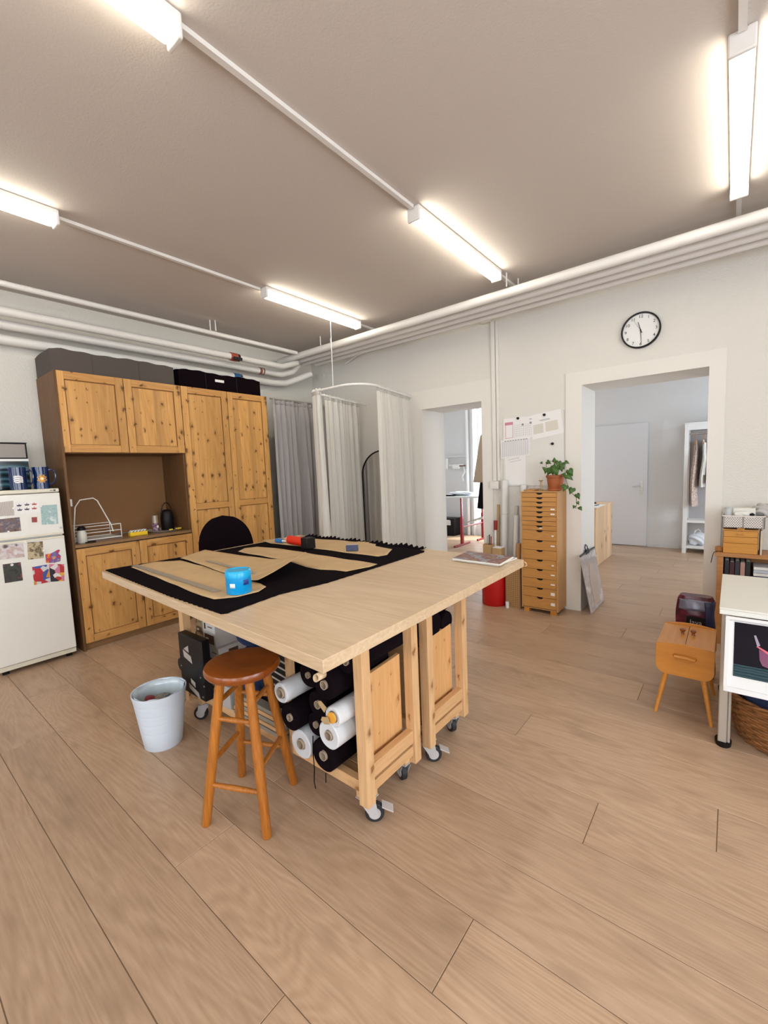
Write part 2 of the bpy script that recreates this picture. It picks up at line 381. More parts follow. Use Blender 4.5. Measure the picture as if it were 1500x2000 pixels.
# floor: planks laid along X, each with its own grain offset
def build_floor():
    pitch, L = .2412, 2.05; X0, X1, Y0, Y1 = -5.35, 2.45, -3.25, 8.1
    vs, fs, uv, tone = [], [], [], []; rnd = random.Random(11)
    fixed = {0: -.59, 3: -.394, 8: -.399, -1: -1.535, -2: -.905, -3: -2.28, 4: -.008, 5: -.845, 1: -1.6, 2: -1.75, 6: -1.8, 7: -1.5, 12: -.655, 9: -1.55, 10: -2.2, 11: -1.205, 13: -1.9, 14: -2.4, 15: -.48}
    k0 = int(math.floor((Y0-.848)/pitch)); k1 = int(math.ceil((Y1-.848)/pitch))
    for k in range(k0, k1):
        y0 = .848+k*pitch; y1 = y0+pitch; off = fixed.get(k, (k*.53*L) % L); x = off
        while x > X0: x -= L
        while x < X1:
            a, b = max(x, X0), min(x+L, X1); ya, yb = max(y0, Y0), min(y1, Y1)
            if b > a and yb > ya:
                g = .0011; n = len(vs); ou, ov = rnd.uniform(0, 40), rnd.uniform(0, 40); t = rnd.random()
                P = [(a+g, ya+g), (b-g, ya+g), (b-g, yb-g), (a+g, yb-g)]
                Q = [(a+g*2.2, ya+g*2.2), (b-g*2.2, ya+g*2.2), (b-g*2.2, yb-g*2.2), (a+g*2.2, yb-g*2.2)]
                vs += [(p[0], p[1], -.0022) for p in P]+[(p[0], p[1], 0) for p in Q]
                for f in ((4, 5, 6, 7), (0, 1, 5, 4), (1, 2, 6, 5), (2, 3, 7, 6), (3, 0, 4, 7)):
                    fs.append(tuple(n+i for i in f)); 
                    for i in f: v = vs[n+i]; uv.append((v[0]+ou, v[1]+ov)); tone.append(t)
            x += L
    n = len(vs); vs += [(X0, Y0, -.002), (X1, Y0, -.002), (X1, Y1, -.002), (X0, Y1, -.002)]; fs.append((n, n+1, n+2, n+3))
    uv += [(0, 0)]*4; tone += [0]*4
    me = bpy.data.meshes.new('floor'); me.from_pydata(vs, [], fs); me.update()
    l = me.uv_layers.new(name='plank'); 
    for i, q in enumerate(uv): l.data[i].uv = q
    a = me.attributes.new('tone', 'FLOAT', 'CORNER')
    for i, q in enumerate(tone): a.data[i].value = q
    me.materials.append(FLOORM); me.materials.append(mat('floor_joint', (.19, .12, .07), .8)); me.polygons[-1].material_index = 1
    o = bpy.data.objects.new('floor', me); COL.objects.link(o); o['kind'] = 'structure'
build_floor()
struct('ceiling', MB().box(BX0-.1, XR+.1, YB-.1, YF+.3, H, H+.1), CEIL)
struct('wall_left', MB().box(XL-.12, XL, YB-.1, YD, -.05, H), WALL)
wr = MB(); ws = [(-1.6, -.2), (.5, 1.9)]; ys = [YB-.1]+[q for p in ws for q in p]+[YD]  # openings for windows added to this unseen wall to light the right side
for a, b in zip(ys[0::2], ys[1::2]): wr.box(XR, XR+.12, a, b, -.05, H)
for a, b in ws: wr.box(XR, XR+.12, a, b, -.05, .75).box(XR, XR+.12, a, b, 2.55, H)
struct('wall_right', wr, WALL)
D1 = (-2.82, -2.06, 2.085); D2 = (-1.09, -.157, 2.10)
wd = MB()
for a, b in ((BX0, D1[0]), (D1[1], D2[0]), (D2[1], XR+.12)): wd.box(a, b, YD, YD2, -.05, H)
wd.box(D1[0], D1[1], YD, YD2, D1[2], H).box(D2[0], D2[1], YD, YD2, D2[2], H)
struct('wall_front', wd, WALL)
# smooth jamb linings and casings of the two openings
for i, (d, o4) in enumerate(((D1, (-3.02, -1.952, 2.29)), (D2, (-1.222, -.060, 2.213)))):
    t = MB(); x0, x1, z1 = d; X0, X1, Z1 = o4; y = YD-.014
    t.box(X0, x0, y, YD+.002, 0, Z1).box(x1, X1, y, YD+.002, 0, Z1).box(x0, x1, y, YD+.002, z1, Z1)
    t.box(x0, x0+.006, y, YD2+.01, 0, z1).box(x1-.006, x1, y, YD2+.01, 0, z1).box(x0+.006, x1-.006, y, YD2+.01, z1-.006, z1)
    struct('trim_%d' % (i+1), t, TRIM)
# wall behind the camera with three windows
wb = MB(); wins = [(-3.75, -2.25), (-1.65, -.15), (.45, 1.95)]; xs = [XL-.12]+[q for p in wins for q in p]+[XR+.12]
for a, b in zip(xs[0::2], xs[1::2]): wb.box(a, b, YB-.25, YB, -.05, H)
for a, b in wins: wb.box(a, b, YB-.25, YB, -.05, .75).box(a, b, YB-.25, YB, 2.55, H)
struct('wall_back', wb, WALL)
GLASSC = glass('window_glass')
def window(n, fn):   # fn maps (u,v,d) to world, u along, d depth
    m = MB(); 
    def bx(u0, u1, v0, v1, d0=0, d1=.05): m.hexa([fn(u, v, d) for v in (v0, v1) for (u, d) in ((u0, d0), (u1, d0), (u1, d1), (u0, d1))])
    U, V = n[0], n[1]; w = .06
    bx(0, w, 0, V); bx(U-w, U, 0, V); bx(w, U-w, 0, w); bx(w, U-w, V-w, V); bx(U/2-.04, U/2+.04, w, V-w); bx(w, U-w, V*.7, V*.7+.05, .005, .045)
    f = struct('window_%d' % n[2], m, WHITE)
    g = MB(); a, b, c, d = fn(w, w, .02), fn(U-w, w, .02), fn(U-w, V-w, .02), fn(w, V-w, .02); nn = (fn(0, 0, 1)-fn(0, 0, 0))
    g.slab([a, b, c, d], nn, .004).build('pane', GLASSC, f)
for i, (a, b) in enumerate(wins): window((b-a, 1.8, i+1), lambda u, v, d, a=a: Vector((a+u, YB-.12+d, .75+v)))
for i, (a, b) in enumerate(ws): window((b-a, 1.8, i+6), lambda u, v, d, a=a: Vector((XR+.02+d, a+u, .75+v)))  # the added windows of the unseen right wall
# back room
struct('wall_back_room_left', MB().box(BX0-.12, BX0, YD2, YF, -.05, H), WALLB)
wr = MB(); wr.box(BX1, BX1+.12, YD2, 5.75, -.05, H).box(BX1, BX1+.12, 7.45, YF+.2, -.05, H).box(BX1, BX1+.12, 5.75, 7.45, -.05, .6).box(BX1, BX1+.12, 5.75, 7.45, 2.4, H)
struct('wall_back_room_right', wr, WALLB)
window((1.7, 1.8, 4), lambda u, v, d: Vector((BX1+.02+d, 5.75+u, .6+v)))
WX0, WX1 = -4.07, -2.75
wf = MB(); wf.box(BX0-.12, WX0, YF, YF+.2, -.05, H).box(WX1, BX1+.12, YF, YF+.2, -.05, H).box(WX0, WX1, YF, YF+.2, -.05, .25).box(WX0, WX1, YF, YF+.2, 2.72, H)
struct('wall_far', wf, WALLB)
window((WX1-WX0, 2.47, 5), lambda u, v, d: Vector((WX0+u, YF+.1+d, .25+v)))
struct('trim_3', MB().box(WX0-.10, WX0-.002, YF-.03, YF, 0, 2.8).box(WX1+.002, WX1+.1, YF-.03, YF, 0, 2.8), WHITE)
struct('trim_4', MB().box(-1.93, -1.845, YF-.02, YF, 0, 2.0), WHITE)
struct('baseboard_far', MB().box(-1.05, -.62, YF-.015, YF, 0, .05).box(.25, BX1, YF-.015, YF, 0, .05), WALLB)
# far door
dl = struct('door_1', MB().box(-1.84, -1.06, YF-.035, YF-.004, .008, 1.99), mat('door_paint', (.70, .70, .72), .45), bevel=.003)
h = MB().box(-1.158, -1.12, YF-.043, YF-.035, .84, 1.075).build('handle_plate', STEEL, dl)
MB().tube([(-1.139, YF-.043, .985), (-1.139, YF-.085, .985), (-1.15, YF-.09, .985), (-1.26, YF-.088, .98)], .009, 8).build('door_handle', STEEL, dl)

# ---------------------------------------------------------------- ceiling lamps and trunking
def tube_lamp(name='ceiling_lamp'):
    t = thing(name, '', 'ceiling lamp')
    MB().box(-.042, .042, 0, 1.19, .035, .058).build('housing', PIPEP, t, .004)
    MB().box(-.036, .036, .018, 1.172, -.022, .034).build('diffuser', EMIT, t, .016, seg=3)
    c = MB()
    c.box(-.043, .043, -.002, .017, -.026, .058).box(-.043, .043, 1.173, 1.192, -.026, .058)
    c.each('end_cap', PIPEP, t, bevel=.006)
    return t
EMIT = mat('tube_light', (1, .955, .83), .5, emit=TUBE_E)
l0 = tube_lamp()
lamps = [(-1.55, 2.31, 'tube lamp on the ceiling pointing at the right doorway, the middle lamp'),
         (-1.55, -.315, 'tube lamp cut off by the top edge of the photo, at the upper left'),
         (-3.13, 2.37, 'tube lamp above the white curtains, nearest the corner of the room'),
         (-3.13, -.26, 'tube lamp at the left edge of the photo, high above the fridge'),
         (-.018, 2.25, 'tube lamp at the upper right edge, seen almost end on'),
         (-.018, -.40, 'tube lamp behind the viewer in line with the upper right one')]
for i, (x, y, lb) in enumerate(lamps):
    l = l0 if i == 0 else dup(l0)
    l.location = (x, y, H-.058); tag(l, 'white '+lb, 'ceiling lamp', 'fluorescent ceiling lamps')
for i, (x, segs, nm) in enumerate(((-1.55, ((-3.15, -.32), (.88, 2.30), (3.51, 4.23)), 'middle'), (-3.17, ((-3.15, -.27), (.94, 2.36), (3.57, 4.23)), 'left'), (-.018, ((-3.15, -.41), (.80, 2.24), (3.45, 4.23)), 'right'))):
    m_ = MB()
    for a, b in segs: m_.box(x-.013, x+.013, a, b, H-.020, H-.0005)
    for o, wh in zip(m_.each('cable_trunking', PIPEP), ('behind the viewer', 'between two lamps', 'from the far lamp to the pipes')):
        tag(o, 'thin white cable trunking in the %s lamp line, %s' % (nm, wh), 'cable trunking', 'cable trunking on the ceiling')
# ---------------------------------------------------------------- pipes
def pipe(pts, r, label, grp):
    return tag(MB().tube(pts, r, 14).build('heating_pipe', PIPEP), label, 'pipe', grp)
G1, G2 = 'pipes along the doorway wall', 'pipes along the left wall'
zz = 2.835
pipe([(-4.56, 3.62, zz), (2.38, 3.62, zz)], .038, 'thick white pipe hung lowest and outermost along the doorway wall', G1)
pipe([(-4.56, 3.755, zz-.012), (2.38, 3.755, zz-.012)], .028, 'white pipe directly behind the outermost one along the doorway wall', G1)
pipe([(-4.4, 3.88, zz-.01), (2.38, 3.88, zz-.01)], .030, 'white pipe third from the room along the doorway wall', G1)
pipe([(-4.3, 4.01, zz-.012), (2.38, 4.01, zz-.012)], .028, 'white pipe closest but one to the doorway wall', G1)
pipe([(-3.95, 4.205, 2.80), (-3.75, 4.205, 2.86), (-3.6, 4.205, 2.885), (-.35, 4.205, 2.90), (-.30, 4.20, 2.93), (-.22, 4.20, 2.93), (-.19, 4.2, 2.90), (-.14, 4.2, 2.955)], .012, 'thin white pipe fixed right against the doorway wall', G1)
def vv(y, z0=2.5): return (-4.3, y, z0)
pipe([(-4.15, -3.15, 2.857), (-4.15, 3.57, 2.857)], .022, 'thin white pipe topmost along the left wall', G2)
pipe([(-4.30, -3.15, 2.705), (-4.30, 3.45, 2.705), (-4.30, 3.62, 2.76), (-4.30, 3.70, 2.79)], .034, 'white pipe with a red valve along the left wall', G2)
pipe([(-4.44, -3.15, 2.645), (-4.44, 3.55, 2.645), (-4.42, 3.72, 2.70), (-4.40, 3.80, 2.79)], .036, 'middle white pipe with a dark clamp ring on the left wall', G2)
pipe([(-4.55, -3.15, 2.565), (-4.55, 3.50, 2.555), (-4.50, 3.66, 2.56), (-4.40, 3.84, 2.64), (-4.34, 3.96, 2.70)], .040, 'lowest fat white pipe with a blue valve along the left wall', G2)
def hanger(pts, label):
    m_ = MB()
    for x, y, z in pts: m_.cyl((x, y, z), (x, y, H), .006, n=8)
    for o, wh in zip(m_.each('pipe_hanger', PIPEP), ('nearest the room', 'second from the room', 'third from the room')):
        tag(o, 'white rod %s, %s' % (wh, label), 'pipe hanger', 'threaded rods holding pipes')
hanger([(-1.50, 3.58, 2.87), (-1.47, 3.755, 2.85), (-1.44, 3.88, 2.85)], 'among those beside the middle ceiling lamp')
hanger([(-3.78, 3.62, 2.87), (-3.75, 3.755, 2.85)], 'of the pair above the grey curtain')
hanger([(-4.15, 2.46, 2.875), (-4.12, 2.50, 2.875)], 'of the pair on the topmost left wall pipe')
hanger([(.9, 3.62, 2.87), (.9, 3.755, 2.85), (.9, 3.88, 2.85)], 'among those beyond the right edge of the photo')
for nm, col, px, xx, lab in (('red', (.35, .06, .03), (457, 694), -4.30, 'red'), ('blue', (.01, .10, .28), (461, 717), -4.55, 'blue')):
    P = at('X', xx, *px); t = thing('valve', '%s pipe valve with a black lever above the black storage box' % lab, 'valve', P)
    zc = 2.705 if xx > -4.4 else 2.556; P.z = zc
    t.location = P
    MB().cyl((P.x, P.y-.05, zc), (P.x, P.y+.03, zc), .043, n=16).build('valve_body', mat(nm+'_valve', col, .5), t)
    MB().cyl((P.x, P.y+.03, zc), (P.x, P.y+.06, zc), .04, n=16).cyl((P.x+.02, P.y+.02, zc-.02), (P.x+.075, P.y+.02, zc-.03), .012, n=10).box(P.x+.06, P.x+.08, P.y-.05, P.y+.05, zc-.045, zc-.015).build('lever', BLACK, t)
P = at('X', -4.44, 505, 716)
tag(MB().cyl((-4.44, P.y, 2.645), (-4.44, P.y+.03, 2.645), .041, n=16).cyl((-4.44, P.y+.05, 2.645), (-4.44, P.y+.065, 2.645), .041, n=16).build('pipe_clamp', mat('copper_ring', (.25, .10, .07), .5)), 'brown clamp rings on the middle pipe near the room corner', 'pipe clamp')
# wall trunking, socket boxes
t = thing('wall_conduit', 'white vertical cable duct on the wall between the two doorways', 'cable duct', (-1.9, YD, 1.24))
MB().box(-1.945, -1.905, YD-.028, YD-.0005, 1.245, 2.845).box(-1.900, -1.872, YD-.018, YD-.0005, 1.245, 2.845).each('duct', TRIM, t, bevel=.003)
MB().box(-2.04, -1.935, YD-.05, YD-.0005, 2.845, 2.90).build('junction_box', TRIM, t, .004)
tag(MB().box(-1.965, -1.875, YD-.05, YD-.0005, 1.165, 1.243).box(-1.95, -1.89, YD-.053, YD-.05, 1.18, 1.228).build('light_switch', TRIM, None, .003), 'square white switch box at the foot of the cable duct', 'light switch')
tag(MB().cyl((-4.45, YD-.0005, 2.72), (-4.45, YD-.02, 2.72), .06, n=24).build('vent_cap', TRIM, None, .003), 'round white cap high in the far left corner of the wall', 'vent cap')

# ---------------------------------------------------------------- pine kitchen cabinets on the left wall
XF = -4.155
def pdoor(par, y0, y1, z0, z1, mids=(), sw=.062, rw=.062, xf=XF):
    g = .0028; y0 += g; y1 -= g; z0 += g; z1 -= g; xb = xf-.02
    s = MB(); s.box(xb, xf, y0, y0+sw, z0, z1).box(xb, xf, y1-sw, y1, z0, z1).box(xb+.002, xf-.012, y0+sw-.004, y1-sw+.004, z0+rw-.004, z1-rw+.004)
    d = s.build('door', PINE, par, .002)
    r = MB(); edges = [z0]+[v for c in mids for v in (c+rw/2, c-rw/2)]
    r.box(xb, xf-.0006, y0+sw, y1-sw, z0, z0+rw).box(xb, xf-.0006, y0+sw, y1-sw, z1-rw, z1)
    for c in mids: r.box(xb, xf-.0006, y0+sw, y1-sw, c-rw/2, c+rw/2)
    lo = [z0+rw]+[c+rw/2 for c in mids]; hi = [c-rw/2 for c in mids]+[z1-rw]
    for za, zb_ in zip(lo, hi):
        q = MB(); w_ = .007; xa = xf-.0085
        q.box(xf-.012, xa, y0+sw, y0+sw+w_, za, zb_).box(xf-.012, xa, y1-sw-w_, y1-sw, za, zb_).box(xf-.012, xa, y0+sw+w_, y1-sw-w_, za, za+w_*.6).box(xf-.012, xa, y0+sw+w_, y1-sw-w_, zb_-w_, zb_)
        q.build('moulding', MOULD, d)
    r.each('door_rail', PINEH, d, bevel=.002); return d
k = thing('kitchen_cabinet', 'open-fronted pine cabinet unit with a niche and knotty doors above and below, beside the fridge', 'cabinet', (-4.4, 1.6, 0))
c = MB(); xb = -4.635
c.box(xb, XF+.001, 1.100, 1.118, 0, 2.29).box(xb, XF-.022, 2.082, 2.100, .86, 1.66)
c.box(xb, XF-.03, 1.118, 2.10, 2.27, 2.289).box(xb, XF-.023, 1.118, 2.10, 1.64, 1.66)
c.build('carcass', WALNUT, k, .0015)
MB().box(xb, xb+.008, 1.118, 2.082, .90, 1.64).build('back_panel', BACKP, k)
MB().box(xb, XF-.002, 1.118, 2.099, .868, .893).build('worktop', WALNUTY, k, .002)
MB().box(xb+.1, XF-.035, 1.118, 2.099, .0, .06).build('plinth', WALNUTY, k)
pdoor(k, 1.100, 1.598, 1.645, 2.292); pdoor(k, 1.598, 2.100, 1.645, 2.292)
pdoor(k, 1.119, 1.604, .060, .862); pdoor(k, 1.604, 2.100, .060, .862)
k = thing('tall_cabinet', 'tall pine wardrobe cabinet with two full-height knotty doors, right of the niche unit', 'cabinet', (-4.4, 2.6, 0))
c = MB(); c.box(xb, XF-.001, 3.072, 3.090, 0, 2.29).box(xb, XF-.022, 2.102, 2.118, 0, 2.29).box(xb, XF-.03, 2.118, 3.072, 2.27, 2.289).box(xb, xb+.01, 2.118, 3.072, .06, 2.27)
c.build('carcass', WALNUT, k, .0015)
MB().box(xb+.1, XF-.035, 2.118, 3.072, 0, .06).build('plinth', WALNUTY, k)
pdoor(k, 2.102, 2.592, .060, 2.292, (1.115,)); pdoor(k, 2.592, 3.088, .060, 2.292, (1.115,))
# boxes on top
def soft_box(name, y0, y1, x0, x1, z0, z1, m, label, seed):
    t = thing(name, label, 'storage box', ((x0+x1)/2, (y0+y1)/2, z0)); r = random.Random(seed)
    ph = [r.uniform(0, 6) for _ in range(4)]
    mb = MB()
    NU, NV = 36, 12
    def top(u, v):
        e = min(u, 1-u)*14; e = min(1, e); e2 = min(1, min(v, 1-v)*6)
        return Vector((x0+(x1-x0)*v, y0+(y1-y0)*u, z1-.008+.004*sin(u*11+ph[0])*e+.0035*sin(u*37+ph[1])*e+.006*e2+.003*sin(v*9+ph[2])-.010*(1-e)))
    mb.grid(top, NU, NV)
    W = NU+1; base = lambda p: Vector((p.x, p.y, z0))
    for rng in ([j*W for j in range(NV+1)], [j*W+NU for j in range(NV+1)], list(range(W)), [NV*W+i for i in range(W)]):
        P = [mb.v[i] for i in rng]; n = len(P)
        mb.add(P+[base(p) for p in P], [(i, i+1, n+i+1, n+i) for i in range(n-1)])
    mb.add([(x0, y0, z0), (x1, y0, z0), (x1, y1, z0), (x0, y1, z0)], [(0, 3, 2, 1)])
    mb.build('body', m, t)
    s = MB()
    for f in (.30, .68): s.box(x1, x1+.002, y0+(y1-y0)*f-.003, y0+(y1-y0)*f+.003, z0+.005, z1-.02)
    s.each('seam', mat('box_seam', [x*.8 for x in m.node_tree.nodes['Principled BSDF'].inputs[0].default_value[:3]], .9), t)
    return t
sb = soft_box('storage_box', 1.10, 2.07, -4.60, -4.20, 2.2905, 2.475, mat('grey_fabric_box', (.085, .070, .062), .9, bump=.2, bscale=150), 'long dark grey fabric storage box on top of the niche cabinet', 1)
sb = soft_box('storage_box', 2.12, 3.05, -4.58, -4.205, 2.2905, 2.475, BLACKF, 'black fabric storage box with a small white tag on top of the tall cabinet', 2)
MB().box(-4.204, -4.200, 2.50, 2.60, 2.385, 2.41).build('tag', PAPER, sb)

# ---------------------------------------------------------------- things in the niche
zw = .8935
t = thing('dish_rack', 'white wire dish rack with a tall arched frame in the cabinet niche', 'dish rack', (-4.45, 1.35, zw))
m_ = MB(); r = .0035
x0, x1, y0, y1 = -4.60, -4.33, 1.17, 1.53
for z in (zw+.012, zw+.07, zw+.125):
    m_.tube([(x0, y0, z), (x1, y0, z), (x1, y1, z), (x0, y1, z)], r, 6, closed=True)
for x, y in ((x0, y0), (x1, y0), (x1, y1), (x0, y1)): m_.cyl((x, y, zw), (x, y, zw+.128), r, n=6)
m_.tube([(x1-.02, 1.17, zw+.07), (x1-.02, 1.20, zw+.30), (x1-.02, 1.24, zw+.36), (x1-.02, 1.34, zw+.37), (x1-.02, 1.37, zw+.345), (x1-.02, 1.46, zw+.12), (x1-.02, 1.47, zw+.06)], .005, 8)
m_.build('wire_frame', WHITE, t)
m_ = MB(); m_.box(x0+.005, x1-.005, y0+.005, y1-.005, zw+.004, zw+.010); m_.build('drip_tray', WHITE, t)
t = thing('glass_jar', 'white lidded jar with black lid standing before the dish rack', 'jar', (-4.27, 1.205, zw))
MB().lathe([(.03, 0), (.036, .01), (.036, .085), (.028, .10), (.028, .11)], (-4.27, 1.205, zw), 20).build('body', mat('milk_glass', (.70, .69, .64), .3), t)
MB().lathe([(.031, .108), (.031, .13), (.020, .135), (.020, .142)], (-4.27, 1.205, zw), 20).build('lid', BLACK, t)
t = thing('soap_dispenser', 'pale dispenser bottle at the left side of the niche', 'dispenser', (-4.50, 1.135, zw))
tag(MB().box(-4.30, -4.22, 1.1185, 1.150, 1.21, 1.27).build('holder', WHITEP, None, .004), 'small pale plastic holder stuck on the inner side of the niche', 'holder')
bpy.data.objects.remove(t)
t = thing('foot_tool', '', 'box', (-4.35, 1.62, zw)); bpy.data.objects.remove(t)
t = thing('yellow_box', 'small yellow box with black and white striped top in the niche', 'box', (-4.30, 1.66, zw))
MB().box(-4.33, -4.28, 1.585, 1.735, zw, zw+.035).build('body', YEL, t, .002)
m_ = MB()
for i in range(5): m_.hexa([(-4.332, 1.592+i*.028+a, z) if 0 else p for a, z, p in ()] or [(-4.331, 1.590+i*.028, zw+.036), (-4.279, 1.590+i*.028, zw+.036), (-4.279, 1.602+i*.028, zw+.036), (-4.331, 1.602+i*.028, zw+.036), (-4.331, 1.603+i*.028, zw+.050), (-4.279, 1.603+i*.028, zw+.050), (-4.279, 1.615+i*.028, zw+.050), (-4.331, 1.615+i*.028, zw+.050)])
m_.each('stripe', PAPER, t)
MB().box(-4.330, -4.280, 1.588, 1.732, zw+.035, zw+.0362).build('top', BLACK, t)
TX, TY = -4.40, 1.93
t = thing('serving_tray', 'pale oval serving tray carrying the kettle in the niche', 'tray', (TX, TY, zw))
MB().lathe([(.0, .002), (.85, .002), (1, .016), (1.02, .016), (.87, 0), (0, 0)], (TX, TY, zw), 36, sx=.165, sy=.15).build('tray_body', mat('tray', (.55, .50, .45), .4), t)
t = thing('vacuum_jug', 'black vacuum jug with an arched handle on the oval tray', 'jug', (-4.40, 1.98, zw+.004))
MB().lathe([(.055, 0), (.060, .01), (.062, .12), (.055, .17), (.04, .195), (.02, .205)], (-4.40, 1.98, zw+.0035), 28).build('body', BLACK, t)
MB().tube([(-4.40, 1.98+.052*cos(a), zw+.16+.115*sin(a)) for a in [pi*i/14 for i in range(15)]], .005, 8).build('handle', BLACK, t)
t = thing('bottle_jar', 'purple glass jar with clear top and round white label on the tray', 'jar', (-4.36, 1.86, zw+.004))
MB().lathe([(.026, 0), (.03, .01), (.03, .085)], (-4.36, 1.845, zw+.0035), 20).build('body', pattern('purple_jam', [(.05, .01, .05), (.16, .05, .12), (.45, .4, .42)], 60), t)
MB().lathe([(.030, .085), (.027, .12), (.024, .16)], (-4.36, 1.845, zw+.0035), 20).build('neck', mat('cloudy_glass', (.30, .24, .17), .15), t)
MB().cyl((-4.331, 1.851, zw+.055), (-4.3285, 1.852, zw+.055), .013, n=16).build('label', PAPER, t)
for i, (x, y) in enumerate(((-4.27, 1.93), (-4.30, 2.03), (-4.28, 2.0))):
    tag(MB().cyl((x, y, zw+.014), (x+.012, y+.03, zw+.016), .009, n=10).build('yellow_sachet', YEL, None), ['yellow packet at the front of the oval tray', 'yellow packet at the right end of the oval tray', 'yellow packet beside the black jug'][i], 'packet', 'packets on the tray')
tag(MB().tube([(-4.25, 1.20, zw+.004), (-4.22, 1.26, zw+.004), (-4.26, 1.30, zw+.004), (-4.28, 1.22, zw+.004), (-4.21, 1.21, zw+.004), (-4.19, 1.28, zw+.004)], .0035, 6).build('dark_cable', BLACK), 'dark cable coiled on the niche worktop under the rack', 'cable')

# ---------------------------------------------------------------- fridge
FX = -4.12; fy0, fy1 = .567, 1.045
t = thing('fridge', 'cream-white fridge-freezer with photos on its two doors', 'fridge', (-4.4, .8, 0))
MB().box(-4.63, FX-.045, fy0, fy1, .03, 1.335).build('body', FRIDGE, t, .004)
MB().box(-4.63, FX-.004, fy0, fy1, 1.337, 1.366).build('top_cover', FRIDGE2, t, .006)
MB().box(FX-.043, FX, fy0, fy1, 1.005, 1.332).build('freezer_door', FRIDGE, t, .006)
MB().box(FX-.043, FX, fy0, fy1, .075, .990).build('fridge_door', FRIDGE, t, .006)
MB().box(FX-.03, FX+.003, fy0+.002, fy1-.002, 1.005, 1.022).box(FX-.03, FX+.003, fy0+.002, fy1-.002, .975, .992).each('grip_strip', FRIDGE2, t, bevel=.002)
MB().box(FX-.06, FX-.015, fy0, fy1, .035, .07).build('kick_strip', FRIDGE2, t, .003)
MB().box(-4.6, -4.56, fy0+.02, fy0+.06, 0, .031).box(-4.6, -4.56, fy1-.06, fy1-.02, 0, .031).box(-4.2, -4.175, fy0+.02, fy0+.06, 0, .031).box(-4.2, -4.175, fy1-.06, fy1-.02, 0, .031).each('foot', BLACK, t)
MB().box(FX-.0045, FX-.003, 1.008, 1.022, 1.346, 1.356).box(FX-.0045, FX-.003, .985, 1.004, 1.349, 1.353).build('badge', DARK, t)
MB().cyl((FX, 1.028, 1.055), (FX+.004, 1.028, 1.055), .009, n=16).build('lock', STEEL, t)
def zo(x, y): return (x/6.06, 850+y/6.06)
def card(name, px, m, label, cat, grp, x=FX+.0008):
    P = [at('X', x, *zo(*q)) for q in px]
    return tag(MB().slab(P, (1, 0, 0), .0008).build(name, m), label, cat, grp)
GP = 'pictures held on the fridge doors'
card('photograph', [(-40, 800), (155, 775), (168, 950), (-30, 962)], pattern('pic_leaves', [(.62, .58, .55), (.30, .24, .2), (.75, .72, .7), (.25, .2, .17)], 34, 'wavey'), 'black and white photo at the upper left of the freezer door', 'photograph', GP)
card('postcard', [(175, 790), (455, 770), (470, 915), (185, 938)], PAPER, 'white card printed with six little boats on the freezer door', 'postcard', GP)
BT = [mat('boat_dark', (.06, .05, .08)), mat('boat_red', (.42, .08, .05))]
for r_, row in enumerate(((828, 818, 812), (880, 872, 862))):
    for c_, x_ in enumerate((225+r_*8, 318, 405)):
        y_ = row[c_]; px = [(x_-32, y_), (x_+34, y_-4), (x_+22, y_+14), (x_-20, y_+16)]
        P = [at('X', FX+.0018, *zo(*q)) for q in px]; Q = [at('X', FX+.0018, *zo(*q)) for q in ((x_-6, y_), (x_-2, y_-24), (x_+6, y_))]
        pc = [o for o in COL.objects if o.name.startswith('postcard')][0]
        MB().slab(P, (1, 0, 0), .0004).slab(Q, (1, 0, 0), .0004).build('printed_boat', BT[1] if c_ == 2 else BT[0], pc)
card('photograph', [(480, 832), (672, 820), (690, 1050), (495, 1060)], pattern('pic_dancer', [(.26, .43, .45), (.38, .52, .52), (.30, .46, .47), (.70, .74, .72)], 22), 'pale turquoise photo of a light figure, right side of the freezer door', 'photograph', GP)
f = card('picture_frame_magnet', [(335, 960), (465, 955), (480, 1050), (340, 1060)], PAPERB, 'tiny white framed magnet with a red picture in the middle of the freezer door', 'magnet', None)
P = [at('X', FX+.0018, *zo(*q)) for q in ((372, 972), (438, 968), (442, 1030), (378, 1033))]
MB().slab(P, (1, 0, 0), .0005).build('picture', mat('pic_red', (.28, .05, .05)), f)
card('photograph', [(-60, 1000), (232, 970), (252, 1132), (-50, 1160)], pattern('pic_wood', [(.05, .035, .03), (.20, .13, .10), (.10, .09, .14), (.35, .25, .2)], 28), 'dark brown photo at the lower left of the freezer door', 'photograph', GP)
card('photograph', [(-20, 1300), (272, 1275), (292, 1440), (-10, 1478)], pattern('pic_hands', [(.70, .66, .66), (.50, .36, .34), (.66, .62, .63), (.12, .08, .08)], 16), 'pale photo of a hand on dark cloth at the upper left of the lower door', 'photograph', GP)
card('photograph', [(322, 1270), (505, 1255), (520, 1452), (332, 1475)], pattern('pic_sculpt', [(.45, .36, .2), (.10, .07, .04), (.55, .45, .28), (.3, .25, .16)], 22), 'brown photo of a slender sculpture at the top centre of the lower door', 'photograph', GP)
card('photograph', [(30, 1530), (245, 1502), (272, 1718), (58, 1752)], pattern('pic_person', [(.02, .025, .02), (.05, .05, .04), (.03, .03, .03), (.45, .10, .08)], 15), 'dark photo of a person in a red top at the left of the lower door', 'photograph', GP)
card('sticker', [(535, 1410), (600, 1400), (690, 1352), (712, 1360), (690, 1400), (720, 1425), (715, 1490), (640, 1512), (545, 1512)], pattern('pic_bird', [(.75, .32, .02), (.55, .02, .02), (.06, .12, .42), (.75, .35, .02)], 30), 'colourful duck shaped sticker on the lower fridge door', 'sticker', None)
